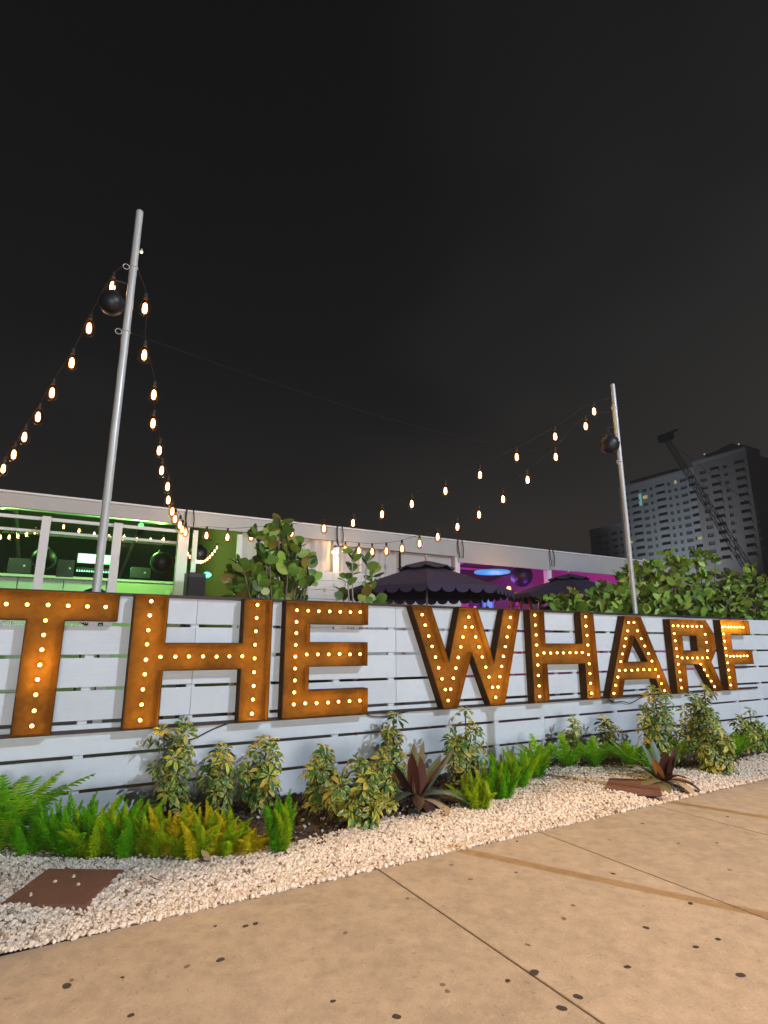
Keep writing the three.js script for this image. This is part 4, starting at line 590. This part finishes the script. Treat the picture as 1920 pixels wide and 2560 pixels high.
function hedgeClusters(n, rx, rz, y0, y1, seed, peaks) { const r = rng(seed), out = []; while (out.length < n) { const x = (r() * 2 - 1) * rx, z = (r() * 2 - 1) * rz, f = r(), top = y1 - (y1 - y0) * 0.45 * Math.pow(Math.abs(x / rx), 2) + 0.2 * Math.sin(x * 5 + seed) - 0.15; out.push([x, y0 + (top - y0) * Math.pow(f, 0.7), z * (1 - 0.3 * f)]); } return out; }
[['light green glossy bush left of the right pole', 7.75, -0.85, 0.95, 2.52, 30, 41], ['glossy green bush right of the right pole', 9.3, -1.0, 1.0, 3.05, 36, 42], ['tall dark green bush below the far tower', 11.0, -1.2, 1.15, 3.35, 38, 43], ['dark green bush at the right edge of the photo', 12.9, -1.3, 1.2, 3.2, 36, 44]].forEach(([l, x, z, rx, h, n, s]) => leafyTree('hedge_bush', l, [x, 0, z], hedgeClusters(n, rx, 0.5, 1.8, h, s), 8, s, bark, 0.95, hedgeClusters(n * 3, rx, 0.6, 1.5, h - 0.12, s + 9)));

// ------------------------------------------------------------------ far tower and crane
{
  const t = thing('apartment_tower', 'tall pale apartment tower with rows of windows far behind the right hedge', 'building', [212, 0, -100]);
  const wall = std([0.34, 0.35, 0.37], 0.9), trim = std([0.27, 0.24, 0.24], 0.9), pane = std([0.095, 0.097, 0.1], 0.6), r = rng(77), F = 3.05;
  // facade plane faces -x; s runs along z from 0 (near end) toward -z
  function facade(s0, s1, h, x, cols, m, from) {
    const sh = new THREE.Shape(); sh.moveTo(s0, 0); sh.lineTo(s1, 0); sh.lineTo(s1, h); sh.lineTo(s0, h); sh.closePath(); const wins = [];
    for (let f = from; f * F + 2.6 < h; f++) for (const [c, w, bal] of cols) { const y = f * F + (bal ? 0.9 : 0.9), hh = bal ? 1.75 : 1.45, p = new THREE.Path(); p.moveTo(c - w / 2, y); p.lineTo(c - w / 2, y + hh); p.lineTo(c + w / 2, y + hh); p.lineTo(c + w / 2, y); p.closePath(); sh.holes.push(p); wins.push([c, y + hh / 2, w, hh, bal, f]); }
    const g = new THREE.ExtrudeGeometry(sh, { depth: 0.6, bevelEnabled: false }); g.rotateY(Math.PI / 2); // z -> x, x -> -z
    part(t, 'wall', metreUV(g), m, [x, 0, 0]);
    for (const [c, y, w, hh, bal, f] of wins) { const q = r(), lit = q < 0.012 ? glow([0.9, 0.75, 0.35], 0.5) : null; part(t, lit ? 'lit_window' : 'window', new THREE.BoxGeometry(0.06, hh, w), lit || pane, [x + (bal ? 1.4 : 0.45), y, -c]); if (bal) part(t, 'balcony', box(0.16, 0.95, w + 0.2), m, [x - 0.2, y - hh / 2 - 0.1, -c]); }
    return g;
  }
  const mainCols = [[21, 3.4, 1], [24.8, 2.6, 0], [28.2, 1.3, 0], [31, 1.3, 0], [35, 4, 1], [39.2, 1.2, 0], [42.4, 2.4, 0], [47, 4.2, 1], [52, 3, 1]];
  facade(18, 55, 68.5, 0, mainCols, wall, 10);
  facade(55, 76, 53.5, 4, [[58, 3, 1], [62.5, 3, 1], [67, 2.4, 0], [71, 3, 1]], trim, 9);
  facade(-2, 18, 69.5, -3.5, [[1, 3.2, 1], [6, 1.4, 0], [10, 3.2, 1], [14.5, 2.4, 0]], trim, 10);
  part(t, 'lit_window', new THREE.BoxGeometry(0.05, 5.2, 1.3), glow([0.12, 0.32, 0.28], 1.2), [-0.1, 62, -44.6]);
  for (const [a, b, h, x] of [[18, 55, 68.5, 0], [55, 76, 53.5, 4], [-2, 18, 69.5, -3.5]]) { part(t, 'body', box(18, h - 0.5, b - a - 0.4).translate(x + 11.4, (h - 0.5) / 2, -(a + b) / 2), trim); part(t, 'parapet', box(0.5, 1.2, b - a).translate(x - 0.02, h + 0.6, -(a + b) / 2), wall); }
  part(t, 'penthouse', box(12, 3.6, 22).translate(9, 70.5, -40), trim);
  part(t, 'crown', merge([box(12, 3.5, 14).translate(6, 71.6, -8), new THREE.ConeGeometry(9.5, 3.6, 4).rotateY(Math.PI / 4).scale(0.7, 1, 1.05).translate(6, 75.1, -8)]), std([0.3, 0.22, 0.23], 0.9));
  for (const [z, y] of [[-2, 73.6], [-15, 73.6]]) part(t, 'beacon_light', new THREE.SphereGeometry(0.35, 8, 6), glow([0.5, 0.3, 0.3]), [0.2, y, z]);
  const fl = thing('unseen_floodlight', 'unseen ground lamp washing the front of the far tower', 'unseen_floodlight', [168, 0, -124]); part(fl, 'housing', box(0.8, 0.6, 0.5).translate(0, 1.2, 0), black); part(fl, 'lamp_lens', box(0.04, 0.5, 0.4).translate(0.42, 1.25, 0), glow([0.9, 1, 1.05], 6)); part(fl, 'stand', bar(V(0, 0, 0), V(0, 1, 0), 0.06), black);  // lamp out of view, placed to brighten the tower front
  spot(fl, [0.85, 0.97, 1.05], 7300, [0.6, 1.5, 0], [44, 42, -2], 34 * R, 0.8, 10);
}
{
  const t = thing('crane', 'dark lattice crane boom leaning before the far tower', 'crane', [166, 0, -78]), m = std([0.07, 0.07, 0.072], 0.8), A = V(4, 2, 4), B = V(-1.5, 66, -21.5), list = [], N = 26, d = B.clone().sub(A), u = V(0, 0, 1).cross(d).normalize(), v = d.clone().normalize().cross(u);
  const corner = (i, k) => { const w = 1.05 - 0.45 * (i / N); return A.clone().addScaledVector(d, i / N).addScaledVector(u, (k & 1 ? 1 : -1) * w).addScaledVector(v, (k & 2 ? 1 : -1) * w); };
  for (let k = 0; k < 4; k++) list.push(bar(corner(0, k), corner(N, k), 0.1, 5));
  const lac = []; for (let i = 0; i < N; i++) for (const [p, q] of [[0, 1], [1, 3], [3, 2], [2, 0]]) { lac.push(bar(corner(i, p), corner(i + 1, q), 0.055, 4)); lac.push(bar(corner(i, p), corner(i, q), 0.045, 4)); }
  part(t, 'chord', merge(list), m); part(t, 'lattice', merge(lac), m);
  part(t, 'boom_head', merge([box(1.8, 2.2, 4.6).translate(B.x, B.y + 0.6, B.z), bar(B.clone().add(V(0, 1, -2)), B.clone().add(V(0, 1.9, 4.2)), 0.4, 6)]), m);
  part(t, 'cab', box(5, 3.4, 7).translate(4.5, 1.9, 5), m); part(t, 'pendant_line', bar(B, V(7, 22, 13), 0.06, 4), m);
}

scene.traverse((o) => { if (o.isMesh) o.castShadow = o.receiveShadow = true; });
renderer.render(scene, camera);
